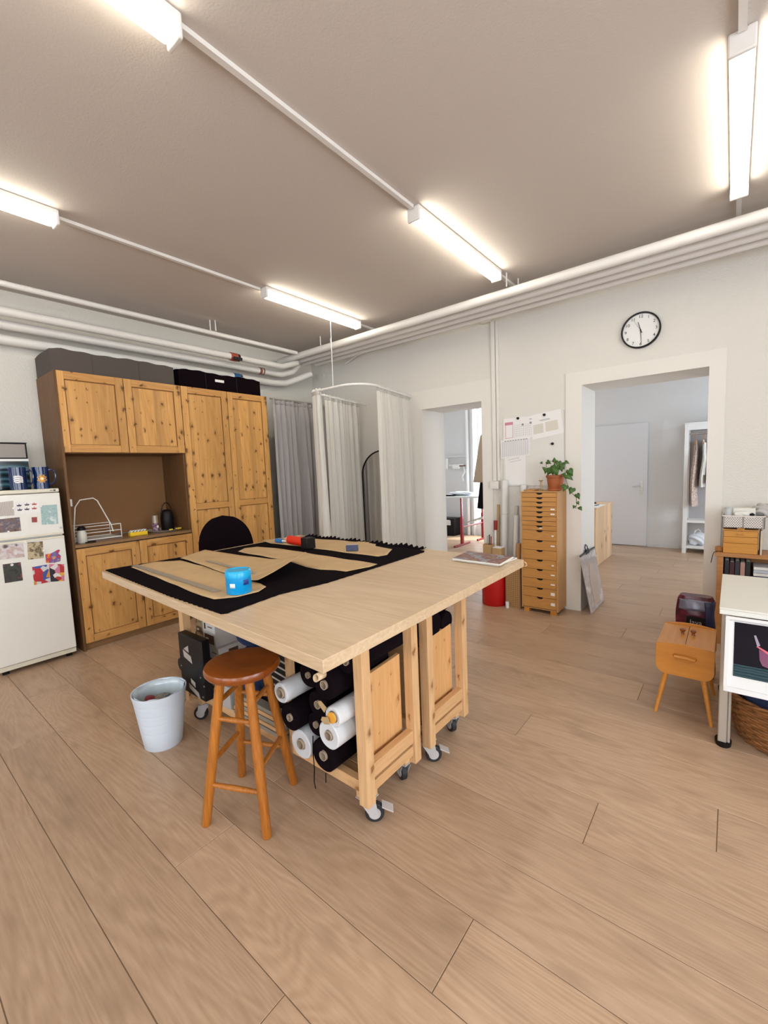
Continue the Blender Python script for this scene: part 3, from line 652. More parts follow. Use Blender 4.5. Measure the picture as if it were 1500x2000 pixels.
card('print', [(380, 1560), (575, 1528), (595, 1735), (405, 1775)], pattern('pic_abs', [(.65, .25, .03), (.45, .02, .03), (.05, .10, .40), (.6, .6, .6), (.05, .08, .3)], 24, 'voronoi'), 'orange red and blue abstract print, left one of the pair on the lower door', 'print', None)
card('print', [(578, 1525), (760, 1525), (762, 1725), (600, 1735)], pattern('pic_abs2', [(.75, .40, .05), (.62, .20, .32), (.70, .68, .66), (.45, .03, .03), (.02, .02, .03)], 26, 'voronoi'), 'orange pink and white abstract print, right one of the pair on the lower door', 'print', None)
for i, (x, y, s, lb) in enumerate(((160, 865, .009, 'beside the boat card'), (75, 970, .008, 'above the dark brown photo'), (100, 1142, .008, 'below the dark brown photo'), (482, 838, .010, 'on the turquoise photo'), (298, 1268, .009, 'between the hand photo and the sculpture photo'), (520, 1365, .009, 'at the right of the sculpture photo'), (142, 1535, .010, 'on the photo of the person in red'))):
    P = at('X', FX+.0022, *zo(x, y))
    tag(MB().cyl(P, P+Vector((.006, 0, 0)), s, s*.8, n=18).build('magnet', WHITE, None, .001), 'round white magnet '+lb, 'magnet', 'round white magnets')
# microwave and jugs on the fridge
t = thing('microwave', 'microwave oven with a brushed metal lid and dark glass front on the fridge', 'microwave', (-4.45, .72, 1.3665))
MB().box(-4.61, -4.36, .50, .925, 1.3665, 1.725).build('body', BLACK, t, .005)
MB().box(-4.362, -4.352, .50, .925, 1.588, 1.606).build('trim_strip', WHITE, t)
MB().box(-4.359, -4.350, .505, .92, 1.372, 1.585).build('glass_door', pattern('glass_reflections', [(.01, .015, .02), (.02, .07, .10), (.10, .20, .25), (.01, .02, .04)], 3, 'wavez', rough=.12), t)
MB().box(-4.63, -4.35, .50, .925, 1.7255, 1.733).build('rim', BLACK, t)
MB().hexa([(-4.350, .512, 1.616), (-4.350, .912, 1.616), (-4.362, .912, 1.620), (-4.362, .512, 1.620), (-4.350, .512, 1.720), (-4.350, .912, 1.720), (-4.362, .912, 1.722), (-4.362, .512, 1.722)]).build('lid', GREYSTEEL, t)
JUG = glass('blue_glass', (.10, .20, .55), .15)
JUGM = mat('blue_enamel_glass', (.002, .016, .085), .12, coat=.3)
def jug(x, y, lb, motif):
    t = thing('glass_jug', lb, 'jug', (x, y, 1.3665)); R = .052; K = 1.38
    MB().lathe([(0, .004), (.044, .004), (.0475, .16), (R-.003, .165), (R, .168), (R-.001, .0), (0, 0)], (x, y, 1.3665), 32).build('body', JUGM, t)
    a = radians(62); dx, dy = cos(a), sin(a)
    MB().tube([(x+dx*q*K, y+dy*q*K, 1.3665+z*K) for q, z in ((.034, .104), (.055, .106), (.066, .095), (.068, .07), (.064, .04), (.052, .026), (.036, .026))], .0055, 8).build('handle', JUGM, t)
    b = radians(-9); c_ = Vector((x, y, 1.3665+.078)); N = Vector((cos(b), sin(b), 0)); T = Vector((-sin(b), cos(b), 0))
    def on(u, v, e=.0006):
        u *= K; v *= K; a_ = u/R; return c_+(N*cos(a_)+T*sin(a_))*(R+e)+Vector((0, 0, v))
    if motif == 'shell':
        m_ = MB()
        for k_ in range(4):
            y0, y1 = -.020+k_*.011, -.012+k_*.011
            def edge(u, v): return max(-.022, min(.022, v-.35*u+.004*sin(u*160)))
            m_.grid(lambda s_, v_: on(-.020+.04*s_, edge(-.020+.04*s_, (y0+(y1-y0)*v_))*(1-.35*abs(s_-.4))), 10, 2)
        m_.build('white_shell_print', PAPER, t)
    else:
        m_ = MB()
        for i in range(16):
            a_ = 2*pi*i/16; L_ = .024 if i % 2 else .019
            pts = [(.005*cos(a_-.3), .005*sin(a_-.3)), (L_*cos(a_-.12), L_*sin(a_-.12)), (L_*cos(a_+.12), L_*sin(a_+.12)), (.005*cos(a_+.3), .005*sin(a_+.3))]
            m_.add([on(u+.002, v) for u, v in pts], [(0, 1, 2, 3)])
        m_.build('flower_print', ORANGE, t)
        MB().add([on(.002+.007*cos(2*pi*i/12), .007*sin(2*pi*i/12), .001) for i in range(12)], [tuple(range(12))]).build('flower_centre', mat('flower_pale', (.85, .75, .5), .5), t)
jug(-4.20, .817, 'dark blue glass jug with a white shell print on the fridge', 'shell')
jug(-4.20, .957, 'dark blue glass jug with an orange flower print on the fridge', 'flower')

# ---------------------------------------------------------------- curtains and mirror
CW = cloth('white_curtain', (.92, .905, .87), .5, sheer=.16); CG = cloth('grey_curtain', (.40, .375, .375), .15)
def path_len(pts):
    L = [0]
    for a, b in zip(pts, pts[1:]): L.append(L[-1]+(Vector(b)-Vector(a)).length)
    return L
def along(pts, L, s):
    s = max(0, min(L[-1], s))
    for i in range(len(L)-1):
        if s <= L[i+1] or i == len(L)-2:
            a, b = Vector(pts[i]), Vector(pts[i+1]); return a.lerp(b, (s-L[i])/max(1e-9, L[i+1]-L[i])), (b-a).normalized()
def curtain(label, pts, z0, z1, folds, amp, m, seed, grp=None, flare=0, group=None, top_frill=.03):
    r = random.Random(seed); pts = [(p[0], p[1], 0) for p in pts]; L = path_len(pts); ph = [r.uniform(0, 6) for _ in range(5)]
    t = thing('curtain', label, 'curtain', (pts[0][0], pts[0][1], z0), 0, group)
    def fn(u, v):   # v 0 bottom, 1 top
        uu = u+.014*sin(v*5+ph[0]+u*9)*(1-v)
        P, d = along(pts, L, uu*L[-1]); n = Vector((d.y, -d.x, 0)); a = amp*(.55+.45*sin(u*11+ph[1]))*(1.15-.25*v)
        off = a*sin(2*pi*folds*u+ph[2]+.9*sin(2*pi*folds*u*.37+ph[3])+.35*sin(v*4+ph[4]+u*20))+amp*.4*sin(2*pi*folds*2.3*u+ph[4]+v*2)
        off *= min(1, .45+abs(1-v)*6)
        return P+n*off+d*(flare*(1-v)*(u-.3))+Vector((0, 0, z0+(z1-z0)*v))
    MB().grid(fn, int(folds*14), 34).build('cloth', m, t, thick=.0015, fix=False)
    h_ = MB().grid(lambda u, v: (lambda q: fn(u, 1)+Vector((0, 0, (v-.5)*2*top_frill)))(0)+Vector((.002*sin(u*folds*28), .002*cos(u*folds*31), .006*sin(u*folds*17)*v)), int(folds*14), 2)
    h_.build('heading', m, t, thick=.004, fix=False)
    return t
curtain('heavy grey curtain hanging beside the tall pine cabinet', [(-4.10, 3.125), (-4.10, 4.16)], .02, 2.235, 6.5, .042, CG, 3)
tag(MB().cyl((-4.10, 3.10, 2.262), (-4.10, 4.24, 2.262), .010, n=12).build('curtain_rod', STEEL), 'slim rod carrying the grey curtain', 'curtain rod')
ZR = 2.24
rail = [(-2.95, 4.245)]
rail += [(-2.80, 3.45)]
def arc(c, r, a0, a1, n=8): return [(c[0]+r*cos(radians(a0+(a1-a0)*i/n)), c[1]+r*sin(radians(a0+(a1-a0)*i/n))) for i in range(n+1)]
rail += arc((-3.01, 3.36), .235, 8, -90, 10)[0:]
rail += arc((-3.38, 3.215), .09, -90, -172, 6)
rail += [(-3.64, 4.08), (-3.67, 4.245)]
t = thing('curtain_rail', 'white bent curtain rail around the fitting corner, hung from the ceiling', 'curtain rail', (-3.0, 3.2, ZR))
MB().tube([(x, y, ZR) for x, y in rail], .012, 10).build('rail', WHITE, t)
m_ = MB()
m_.cyl((-3.12, 3.128, ZR+.01), (-3.14, 3.16, H), .0035, n=8).cyl((-3.14, 3.16, H-.02), (-3.14, 3.16, H), .012, n=10)
m_.build('suspension_wire', WHITE, t)
GCW = 'white fitting corner curtains'
curtain('white sheer curtain bunched at the left corner of the bent rail', [(-3.475, 3.30), (-3.46, 3.16), (-3.37, 3.115), (-3.30, 3.12)], .06, ZR-.008, 4, .022, CW, 5, group=GCW, flare=.06)
curtain('white sheer curtain on the rear left leg of the bent rail', [(-3.50, 3.36), (-3.645, 4.09)], .06, ZR-.012, 5.5, .024, CW, 6, group=GCW)
curtain('white sheer curtain on the right leg of the rail beside the narrow doorway', [(-2.805, 3.42), (-2.955, 4.20)], .06, ZR-.008, 6.5, .032, CW, 8, group=GCW, flare=.10)
t = thing('standing_mirror', 'arched mirror with a thin black frame behind the white curtains', 'mirror', (-3.37, 4.2, 0))
W_, R_ = .30, .30; cx = -3.385; zs = 1.345
prof = [(cx-W_, .02)]+[(cx-W_*cos(a), zs+R_*sin(a)) for a in [pi*i/24 for i in range(25)]]+[(cx+W_, .02)]
my = lambda x: 4.205-.10*(-3.085-x)
MB().tube([(x, my(x)-.004, z) for x, z in prof], .009, 8, closed=True).build('frame', BLACK, t)
MB().slab([(x, my(x), z) for x, z in prof], (-.10, 1, 0), .006).build('mirror_glass', mat('mirror', (.85, .85, .85), .02, 1), t)

# ---------------------------------------------------------------- the big cutting table
ZT = .900
t = thing('worktable', 'large light oak cutting table in the middle of the room', 'table', (-1.8, 1.5, 0))
TQ = [(-2.748, .852), (-.842, .753), (-.850, 2.209), (-2.765, 2.292)]
MB().slab([(x, y, ZT-.038) for x, y in TQ], (0, 0, 1), .038).build('tabletop', OAKTOP, t, .0015)
# edge band peeling off and curling at the near right corner
m_ = MB(); P0 = Vector((-.846, .752, ZT-.036)); pts = []
for i in range(22):
    a = i/21*2.1*pi; rr = .012*(1-.25*i/21); pts.append((P0.x-.018+rr*sin(a)*1.0, P0.y-.006-rr*.55*(1-cos(a))*.5, P0.z-.006-rr*(1-cos(a))*.9))
m_.grid(lambda u, v: Vector(pts[min(21, int(u*21))])+Vector((0, v*.03, 0)), 21, 1)
m_.build('peeling_edge_band', OAKTOP, t, thick=.001)
m_ = MB(); m_.tube([(-.846, 2.212, ZT-.037), (-.836, 2.216, ZT-.030), (-.840, 2.214, ZT-.018), (-.848, 2.211, ZT-.012)], .0025, 6)
m_.build('peeling_edge_band', OAKTOP, t)

def caster(par, x, y, ztop, ang=0, brake=True):
    """swivel caster hanging below ztop, wheel on the floor"""
    d = Vector((cos(ang), sin(ang), 0)); n = Vector((-sin(ang), cos(ang), 0)); R = .039; off = d*.028
    c = Vector((x, y, 0))
    m_ = MB(); m_.box(x-.033, x+.033, y-.033, y+.033, ztop-.004, ztop).cyl((x, y, ztop-.004), (x, y, ztop-.018), .022, n=14)
    for s in (-1, 1):
        a = c+n*.019*s; e = a+off
        q = [a+d*-.026+Vector((0, 0, ztop-.016)), a+d*.034+Vector((0, 0, ztop-.016)), e+d*.016+Vector((0, 0, R-.010)), e-d*.016+Vector((0, 0, R-.010))]
        m_.slab(q, n*s, .0025)
    b = m_.build('caster', CHROME, par)
    wc = c+off+Vector((0, 0, R))
    m_ = MB().cyl(wc-n*.013, wc+n*.013, R, n=24).build('wheel', RUBBER, b, .004)
    MB().cyl(wc-n*.0155, wc+n*.0155, R*.62, n=18).cyl(wc-n*.022, wc+n*.022, .006, n=10).build('wheel_hub', CHROME, b)
    if brake:
        p = c+off+d*.03
        MB().hexa([p-n*.02+Vector((0, 0, .066)), p+n*.02+Vector((0, 0, .066)), p+n*.02+d*.045+Vector((0, 0, .044)), p-n*.02+d*.045+Vector((0, 0, .044)),
                   p-n*.02+Vector((0, 0, .071)), p+n*.02+Vector((0, 0, .071)), p+n*.02+d*.045+Vector((0, 0, .049)), p-n*.02+d*.045+Vector((0, 0, .049))]).build('brake_pedal', CHROME, b)
def cart(label, y0, y1, xr=-1.050, xl=-2.475, solid=True):
    t = thing('rolling_cart', label, 'cart', ((xl+xr)/2, (y0+y1)/2, 0)); p = .046; zt = ZT-.0385; zb = .108
    for x in (xr-p, xl):
        for y in (y0, y1-p):
            MB().box(x, x+p, y, y+p, zb, zt).build('post', SPRUCE, t, .0015)
    for y in (y0+.012, y1-p):
        MB().box(xl+p, xr-p, y, y+.034, .150, .196).build('long_rail', SPRUCEX, t, .0015)
        MB().box(xl+p, xr-p, y, y+.034, zt-.062, zt-.001).build('top_rail', SPRUCEX, t, .0015)
    for x in (xl+.006, xr-p+.004):
        MB().box(x, x+.034, y0+p, y1-p, .205, .262).build('end_rail', SPRUCEY, t, .0015)
        MB().box(x-.012, x+.034, y0+p+.002, y1-p-.002, .150, .192).build('lower_end_rail', SPRUCEY, t, .0015)
    xq = xr-p-.018
    MB().hexa([(xq-.018, y0+p+.004, .19), (xq, y0+p+.004, .19), (xq, y1-p-.004, .19), (xq-.018, y1-p-.004, .19),
               (xq-.018, y0+p+.004, .585), (xq, y0+p+.004, .585), (xq, y1-p-.004, .600), (xq-.018, y1-p-.004, .600)]).build('end_panel', SPRUCEP, t, .0015)
    for i in range(5):
        yy = y0+.038+i*((y1-y0-.076)/5); w_ = (y1-y0-.076)/5-.006
        MB().box(xl+.03, xr-.075, yy, yy+w_, .170, .1855).build('shelf_slat', SPRUCEX, t, .001)
    MB().box(-1.52, -1.49, y0+.008, y0+.038, .197, zt-.063).build('divider_post', SPRUCE, t, .001)
    for x, y, a, bk in ((xr-.055, y0+.055, radians(40), True), (xr-.062, y1-.05, radians(150), True), (xl+.12, y0+.055, radians(220), False), (xl+.12, y1-.05, radians(80), False)):
        MB().box(x-.03, x+.03, y-.03, y+.03, .1085, .149).build('caster_block', SPRUCE, t, .001)
        caster(t, x, y, .108, a, bk)
    return t
cart('pine rolling cart packed with fabric rolls under the near side of the table', 1.128, 1.492)
cart('pine rolling cart under the far side of the table', 1.568, 1.935)
ZS = .186
# ------- rolls lying in the near cart
BR = mat('black_roll_fabric', (.006, .003, .005), 1, bump=.3, bscale=90, spec=.08); WR = mat('white_roll_fleece', (.66, .68, .71), .85, bump=.5, bscale=30)
def roll(x, z, R, m, label, y0=1.105, L=.335, core=.016, grp='rolls in the near cart', nm='fabric_roll', dx=0):
    t = thing(nm, label, 'fabric roll', (x, y0, z), 0, grp); c = Vector((x, y0, z)); n = 32; r = random.Random(int(x*1000))
    mb = MB(); a = [(R*(1+.012*sin(3*q+x*50)), q) for q in [2*pi*i/n for i in range(n)]]
    def ring(y, rr, w=0): return [Vector((x+rr*(1+w*sin(5*2*pi*i/n+x*9))*cos(2*pi*i/n)+dx*(y-y0), y, z+rr*(1+w*sin(5*2*pi*i/n+x*9))*sin(2*pi*i/n))) for i in range(n)]
    R1 = [ring(y0+.012, core*1.05), ring(y0+.004, core*1.15), ring(y0, R*.9, .01), ring(y0+.004, R*.985, .012), ring(y0+.02, R, .012), ring(y0+L-.01, R, .012), ring(y0+L, R*.95)]
    vs = [v for g in R1 for v in g]; fs = [(i*n+k, i*n+(k+1) % n, (i+1)*n+(k+1) % n, (i+1)*n+k) for i in range(len(R1)-1) for k in range(n)]
    mb.add(vs, fs, True); mb.add(R1[-1], [tuple(range(n))])
    mb.build('wound_fabric', m, t)
    k_ = MB(); n2 = 20
    o_ = [Vector((x+core*cos(2*pi*i/n2), y0-.004, z+core*sin(2*pi*i/n2))) for i in range(n2)]; i_ = [Vector((x+core*.84*cos(2*pi*i/n2), y0-.004, z+core*.84*sin(2*pi*i/n2))) for i in range(n2)]
    ob = [v+Vector((0, .03, 0)) for v in o_]; ib = [v+Vector((0, .20, 0)) for v in i_]
    k_.add(o_+i_+ob+ib, [(i, (i+1) % n2, n2+(i+1) % n2, n2+i) for i in range(n2)]+[(i, (i+1) % n2, 2*n2+(i+1) % n2, 2*n2+i) for i in range(n2)]+[(n2+i, n2+(i+1) % n2, 3*n2+(i+1) % n2, 3*n2+i) for i in range(n2)], True)
    k_.add(ib, [tuple(range(n2))]); k_.build('cardboard_core', CORE, t)
    return t
roll(-1.265, .2555, .068, BR, 'fat black fabric roll lying lowest in the middle of the near cart', core=.020)
roll(-1.405, .2505, .063, WR, 'white roll at the bottom left of the stack in the near cart', core=.022)
roll(-1.205, .375, .057, WR, 'big white roll with an open core next to the cart post', core=.019, y0=1.085)
roll(-1.43, .377, .058, BR, 'black roll with a pale core directly above the lower white roll', core=.016, y0=1.075)
roll(-1.318, .362, .050, BR, 'black roll wedged in the middle behind its neighbours', core=.014, y0=1.12)
roll(-1.282, .468, .056, BR, 'black roll with a grey core right of the small upper white roll', core=.017)
tl = roll(-1.160, .474, .041, WR, 'slim white roll stuffed with an orange label', core=.020, y0=1.07)
m_ = MB().cyl((-1.160, 1.063, .474), (-1.160, 1.068, .474), .0215, n=18).build('orange_plug', ORANGE, tl)
LBL = pattern('paper_label', [(.55, .38, .16), (.62, .46, .25), (.25, .14, .07), (.6, .44, .22)], 45, 'wavez')
m_ = MB(); 
for cx_, cz_, a0 in ((-1.185, .458, .5), (-1.200, .512, -.3)):
    A = Vector((cos(a0), 0, sin(a0))); B = Vector((-sin(a0), 0, cos(a0))); C = Vector((cx_, 1.055, cz_))
    m_.slab([C-A*.022-B*.012+Vector((0, .006, 0)), C+A*.018-B*.017, C+A*.024+B*.010, C-A*.010+B*.018, C-A*.024+B*.008], (0, 1, 0), .0012)
m_.build('crumpled_label', LBL, tl)
roll(-1.462, .482, .044, WR, 'white plastic-covered roll at the upper left of the stack', core=.022, y0=1.06)
roll(-1.210, .583, .060, BR, 'black roll with a beige core right under the table corner', core=.018, y0=1.08)
roll(-1.362, .560, .053, BR, 'black roll second from the top on the left', core=.013, y0=1.13)
for x, z, R, lb in ((-1.145, .670, .048, 'black roll topmost beside the cart post'), (-1.268, .700, .054, 'black roll topmost in the middle of the stack'), (-1.400, .676, .056, 'black roll topmost on the left of the stack')):
    roll(x, z, R, BR, lb, y0=1.14, core=.014, L=.33)
tag(MB().tube([(-1.31, 1.095, .33), (-1.312, 1.092, .26), (-1.309, 1.092, .19), (-1.313, 1.090, .13), (-1.310, 1.093, .10)], .0022, 6).tube([(-1.25, 1.10, .19), (-1.249, 1.098, .17), (-1.25, 1.098, .150)], .002, 6).build('loose_thread', BLACKF), 'black threads dangling from the fat black roll', 'thread')
# far cart bolts
for i, (y, z, R, lb) in enumerate(((1.72, .640, .075, 'black fabric bolt lying across the far cart, front one'), (1.83, .750, .07, 'black fabric bolt lying across the far cart, upper one'), (1.85, .62, .055, 'black fabric bolt lying across the far cart, rear one'))):
    tt = thing('fabric_bolt', lb, 'fabric roll', (-1.5, y, z), 0, 'bolts in the far cart')
    MB().lathe([(.012, -.40), (R*.92, -.40), (R, -.385), (R, .37), (R*.93, .385), (0, .385)], (0, 0, 0), 28).build('wound_fabric', BR, tt, world=False).rotation_euler = (0, radians(90), 0)
    MB().cyl((-1.9, y, z), (-1.895, y, z), .013, n=14).build('core', CORE, tt)
bx = thing('storage_crate', 'pine storage crate inside the far cart under the black bolts', 'crate', (-1.5, 1.75, ZS))
MB().box(-1.95, -1.13, 1.62, 1.885, ZS, .56).build('body', SPRUCEX, bx, .003)
# ------- left part of the near cart
t = thing('black_case', 'black flight case with grey arrow labels at the left end of the near cart', 'case', (-2.36, 1.17, ZS))
MB().box(-2.395, -2.140, 1.078, 1.126, .215, .548).build('body', BLACK, t, .006)
GL = mat('grey_label', (.42, .37, .33), .6)
m_ = MB(); y = 1.0772; m2 = MB()
m_.slab([(-2.44, y, .445), (-2.355, y, .425), (-2.345, y, .385), (-2.432, y, .405)], (0, -1, 0), .001)
m_.slab([(-2.43, y, .452), (-2.375, y, .440), (-2.378, y, .480)], (0, -1, 0), .001)
m_.slab([(-2.40, y, .235), (-2.285, y, .200), (-2.30, y, .235), (-2.40, y, .262)], (0, -1, 0), .001)
m_.slab([(-2.375, y, .268), (-2.33, y, .255), (-2.33, y, .283), (-2.375, y, .296)], (0, -1, 0), .001)
for v in m_.v: v.x += .095; v.z += .015
m_.each('label', GL, t)
m_ = MB()
for x, z in ((-2.475, .345), (-2.27, .33), (-2.475, .27), (-2.26, .225), (-2.24, .29)): m_.cyl((x+.10, 1.078, z+.015), (x+.10, 1.074, z+.015), .005, n=10)
m_.each('rivet', STEEL, t)
BROWN = mat('brown_print', (.10, .045, .025), .7); OLIVE = mat('olive_carton', (.24, .19, .09), .8, var=.15); CARTON = mat('white_carton', (.62, .59, .56), .7)
def carton(x0, x1, y0, y1, z0, z1, label, m=CARTON, prints=True, grp='cartons in the near cart'):
    t = thing('carton', label, 'carton', ((x0+x1)/2, (y0+y1)/2, z0), 0, grp); MB().box(x0, x1, y0, y1, z0, z1).build('box_body', m, t, .0015)
    if prints:
        h = z1-z0; w_ = x1-x0; m_ = MB(); y = y0-.0006
        m_.box(x0+.12*w_, x1-.12*w_, y, y0, z0+.08*h, z0+.44*h).box(x0+.12*w_, x0+.26*w_, y, y0, z0+.62*h, z0+.85*h).box(x0+.42*w_, x1-.2*w_, y, y0, z0+.72*h, z0+.76*h)
        m_.box(x1, x1+.0006, y0+.06, y0+.12, z0+.6*h, z0+.85*h)
        m_.build('print', BROWN, t); MB().box(x0+.2*w_, x0+.45*w_, y-.0004, y, z0+.2*h, z0+.3*h).build('white_print', CARTON, t)
    return t
carton(-2.325, -2.195, 1.20, 1.48, ZS+.001, .325, 'white printed carton lowest of the stack behind the black case')
carton(-2.320, -2.190, 1.20, 1.48, .326, .452, 'white printed carton in the middle of the stack behind the black case')
carton(-2.345, -2.215, 1.20, 1.46, .453, .600, 'white printed carton topmost of the stack behind the black case')
carton(-2.425, -2.350, 1.20, 1.43, ZS+.001, .50, 'plain brown carton hidden behind the black case', CARD, False)
carton(-2.425, -2.350, 1.20, 1.43, .501, .600, 'olive carton with faint print above the black case', OLIVE, True)
ct = thing('storage_crate', 'black crate with white slats right of the stool top in the near cart', 'crate', (-1.66, 1.3, ZS))
MB().box(-1.80, -1.535, 1.20, 1.46, ZS+.001, .66).build('body', BLACK, ct, .003)
m_ = MB()
for i in range(7): m_.hexa([(-1.78, 1.196, .40+i*.035), (-1.56, 1.196, .375+i*.035), (-1.56, 1.1995, .375+i*.035), (-1.78, 1.1995, .40+i*.035), (-1.78, 1.196, .408+i*.035), (-1.56, 1.196, .383+i*.035), (-1.56, 1.1995, .383+i*.035), (-1.78, 1.1995, .408+i*.035)])
m_.each('white_slat', CARTON, ct)
def lump(name, c, s, m, label, cat, seed, grp=None):
    r = random.Random(seed); bm = bmesh.new(); bmesh.ops.create_icosphere(bm, subdivisions=4, radius=1)
    ph = [Vector((r.uniform(2, 5), r.uniform(2, 5), r.uniform(2, 5))) for _ in range(4)]; o_ = [r.uniform(0, 6) for _ in range(4)]
    for v in bm.verts:
        d = sum(sin(v.co.dot(p)*1.6+q) for p, q in zip(ph, o_))*.07
        v.co = v.co*(1+d); v.co = Vector((v.co.x*s[0], v.co.y*s[1], max(-s[2]*.92, v.co.z*s[2])))
    me = bpy.data.meshes.new(name); bm.to_mesh(me); bm.free(); me.materials.append(m)
    for p in me.polygons: p.use_smooth = True
    o = bpy.data.objects.new(name, me); COL.objects.link(o); o.location = c; return tag(o, label, cat, grp)
NAVY = mat('navy_cloth', (.012, .025, .085), .85, bump=.5, bscale=60)
lump('cloth_pile', (-1.98, 1.30, .34), (.13, .10, .15), NAVY, 'dark blue bunched cloth in the near cart behind the stool legs', 'cloth', 3)
lump('cloth_pile', (-2.02, 1.33, .55), (.13, .10, .07), NAVY, 'dark blue cloth lying high between cartons and crate', 'cloth', 5)
gb = thing('plastic_box', 'grey-white plastic box seen between the stool legs', 'box', (-2.0, 1.18, ZS))
MB().box(-2.12, -2.0, 1.135, 1.19, ZS+.001, .31).build('body', mat('grey_plastic', (.45, .44, .42), .5), gb, .006)
for i in range(5):
    tag(MB().box(-1.97+i*.003, -1.56, 1.135+i*.002, 1.19, ZS+.001+i*.0225, ZS+.019+i*.0225).build('wooden_board', SPRUCEX if i % 2 else mat('grey_board_%d' % i, (.30, .27, .22), .7), None, .001), ['narrow board lowest in the pile beneath the crate', 'narrow board second from below beneath the crate', 'narrow board in the middle of the pile beneath the crate', 'narrow board second from top beneath the crate', 'narrow board topmost in the pile beneath the crate'][i], 'board', 'boards in the near cart')
# small black trolley wheel behind the far left end
tw = thing('luggage_trolley', 'black folded trolley with small wheels behind the left end of the table', 'trolley', (-3.05, 1.47, 0))
for yy in (1.40, 1.54): MB().cyl((-3.10, yy, .05), (-3.10, yy+.03, .05), .05, n=20).build('wheel', RUBBER, tw, .005)
MB().box(-3.12, -2.80, 1.43, 1.54, .035, .055).box(-3.12, -3.08, 1.431, 1.539, .05, .20).tube([(-3.09, 1.45, .2), (-3.0, 1.45, .42), (-3.0, 1.52, .42), (-3.09, 1.52, .2)], .008, 8).build('frame', BLACK, tw, .003)

# ---------------------------------------------------------------- things on the table
fab_px = [(205, 1113), (330, 1163), (432, 1198), (445, 1196), (545, 1160), (640, 1137), (740, 1106), (830, 1077)]
near = [at('Z', ZT+.004, *q) for q in fab_px]
far = [Vector((-1.52, 2.20, 0)), Vector((-2.05, 2.235, 0)), Vector((-2.55, 2.255, 0)), Vector((-2.70, 2.20, 0)), Vector((-2.715, 1.95, 0)), Vector((-2.715, 1.4, 0))]
ring = []
def seglist(P):
    out = []
    for a, b in zip(P, P[1:]+P[:1]):
        k = max(1, int((b-a).length/.02))
        for i in range(k): out.append(a.lerp(b, i/k))
    return out
FP = seglist([Vector((p.x, p.y, 0)) for p in near]+far)
fb = []
for p in FP:
    w_ = .008 if p.y > 2.1 else .003
    fb.append(Vector((p.x+.002*sin(p.y*190), min(p.y+w_*sin(p.x*150), 2.275), ZT+.0006)))
t = thing('black_fabric', 'black fabric with scalloped edge spread over the left part of the table', 'fabric', (-2.1, 1.5, ZT))
m_ = MB(); n = len(fb); cen = Vector((-2.1, 1.5, ZT+.005))
topv = [p+Vector((0, 0, .0035)) for p in fb]; inn = [p.lerp(Vector((-2.1, 1.5, p.z)), .03)+Vector((0, 0, .001)) for p in topv]
m_.add(fb+topv, [(i, (i+1) % n, n+(i+1) % n, n+i) for i in range(n)]); m_.add(topv+inn, [(i, (i+1) % n, n+(i+1) % n, n+i) for i in range(n)], True); m_.add(inn, [tuple(range(n))]); m_.add(fb, [tuple(reversed(range(n)))])
m_.build('cloth', BLACKF, t)
# gathered scalloped edge along the far side
m_ = MB(); NU = 220
def ruff(u, v):
    x = -2.62+1.14*u; y = 2.252-.035*u; a = sin(u*2*pi*27)
    return Vector((x, y-.028+.045*v+.006*a*v, ZT+.006+v*(.007+.006*a)+.006*sin(u*2*pi*5)*v))
m_.grid(ruff, NU, 4); m_.build('scalloped_edge', BLACKF, t, thick=.003, fix=False)
def paper(px, label, z, curl=None, m=KRAFT, name='paper_pattern', cat='paper pattern', grp='kraft paper pattern pieces'):
    P = [at('Z', z, *q) for q in px]; P = seglist(P)
    bm = bmesh.new(); vs = [bm.verts.new(p) for p in P]; f = bm.faces.new(vs)
    xs = [p.x for p in P]; ys = [p.y for p in P]
    k = .035
    for axis, lo, hi in (('x', min(xs), max(xs)), ('y', min(ys), max(ys))):
        c = lo+k
        while c < hi:
            co_ = (c, 0, 0) if axis == 'x' else (0, c, 0); no = (1, 0, 0) if axis == 'x' else (0, 1, 0)
            bmesh.ops.bisect_plane(bm, geom=bm.verts[:]+bm.edges[:]+bm.faces[:], plane_co=co_, plane_no=no); c += k
    bmesh.ops.remove_doubles(bm, verts=bm.verts, dist=1e-5)
    for v in bm.verts:
        v.co.z += .0012*(1+sin(v.co.x*23)*sin(v.co.y*19))
        if curl: v.co.z += curl(v.co)
    bmesh.ops.recalc_face_normals(bm, faces=bm.faces)
    me = bpy.data.meshes.new(name); bm.to_mesh(me); bm.free(); me.materials.append(m)
    for p in me.polygons: p.use_smooth = True
    o = bpy.data.objects.new(name, me); COL.objects.link(o); q = o.modifiers.new('solid', 'SOLIDIFY'); q.thickness = .0008; q.offset = 1
    return tag(o, label, cat, grp)
zp = ZT+.0065
paper([(256, 1108), (300, 1098), (352, 1095), (395, 1106), (440, 1122), (508, 1140), (520, 1147), (505, 1157), (465, 1166), (418, 1171), (395, 1165), (330, 1138)], 'kraft paper pattern nearest the viewer under the blue tin', zp)
def c2(p):
    d = p.x+2.10+.7*(p.y-1.5); return .062*max(0, min(1.15, d/.30))**2
paper([(352, 1090), (400, 1074), (470, 1085), (545, 1094), (582, 1101), (601, 1110), (572, 1122), (535, 1135), (505, 1143), (470, 1130), (430, 1117), (390, 1102)], 'kraft paper pattern with its right end curling up', zp+.003, c2)
paper([(465, 1078), (478, 1071), (503, 1068), (555, 1073), (640, 1087), (737, 1102), (722, 1108), (676, 1117), (655, 1114), (625, 1113), (598, 1108), (560, 1095), (520, 1088)], 'long kraft paper pattern in the middle of the black fabric', zp)
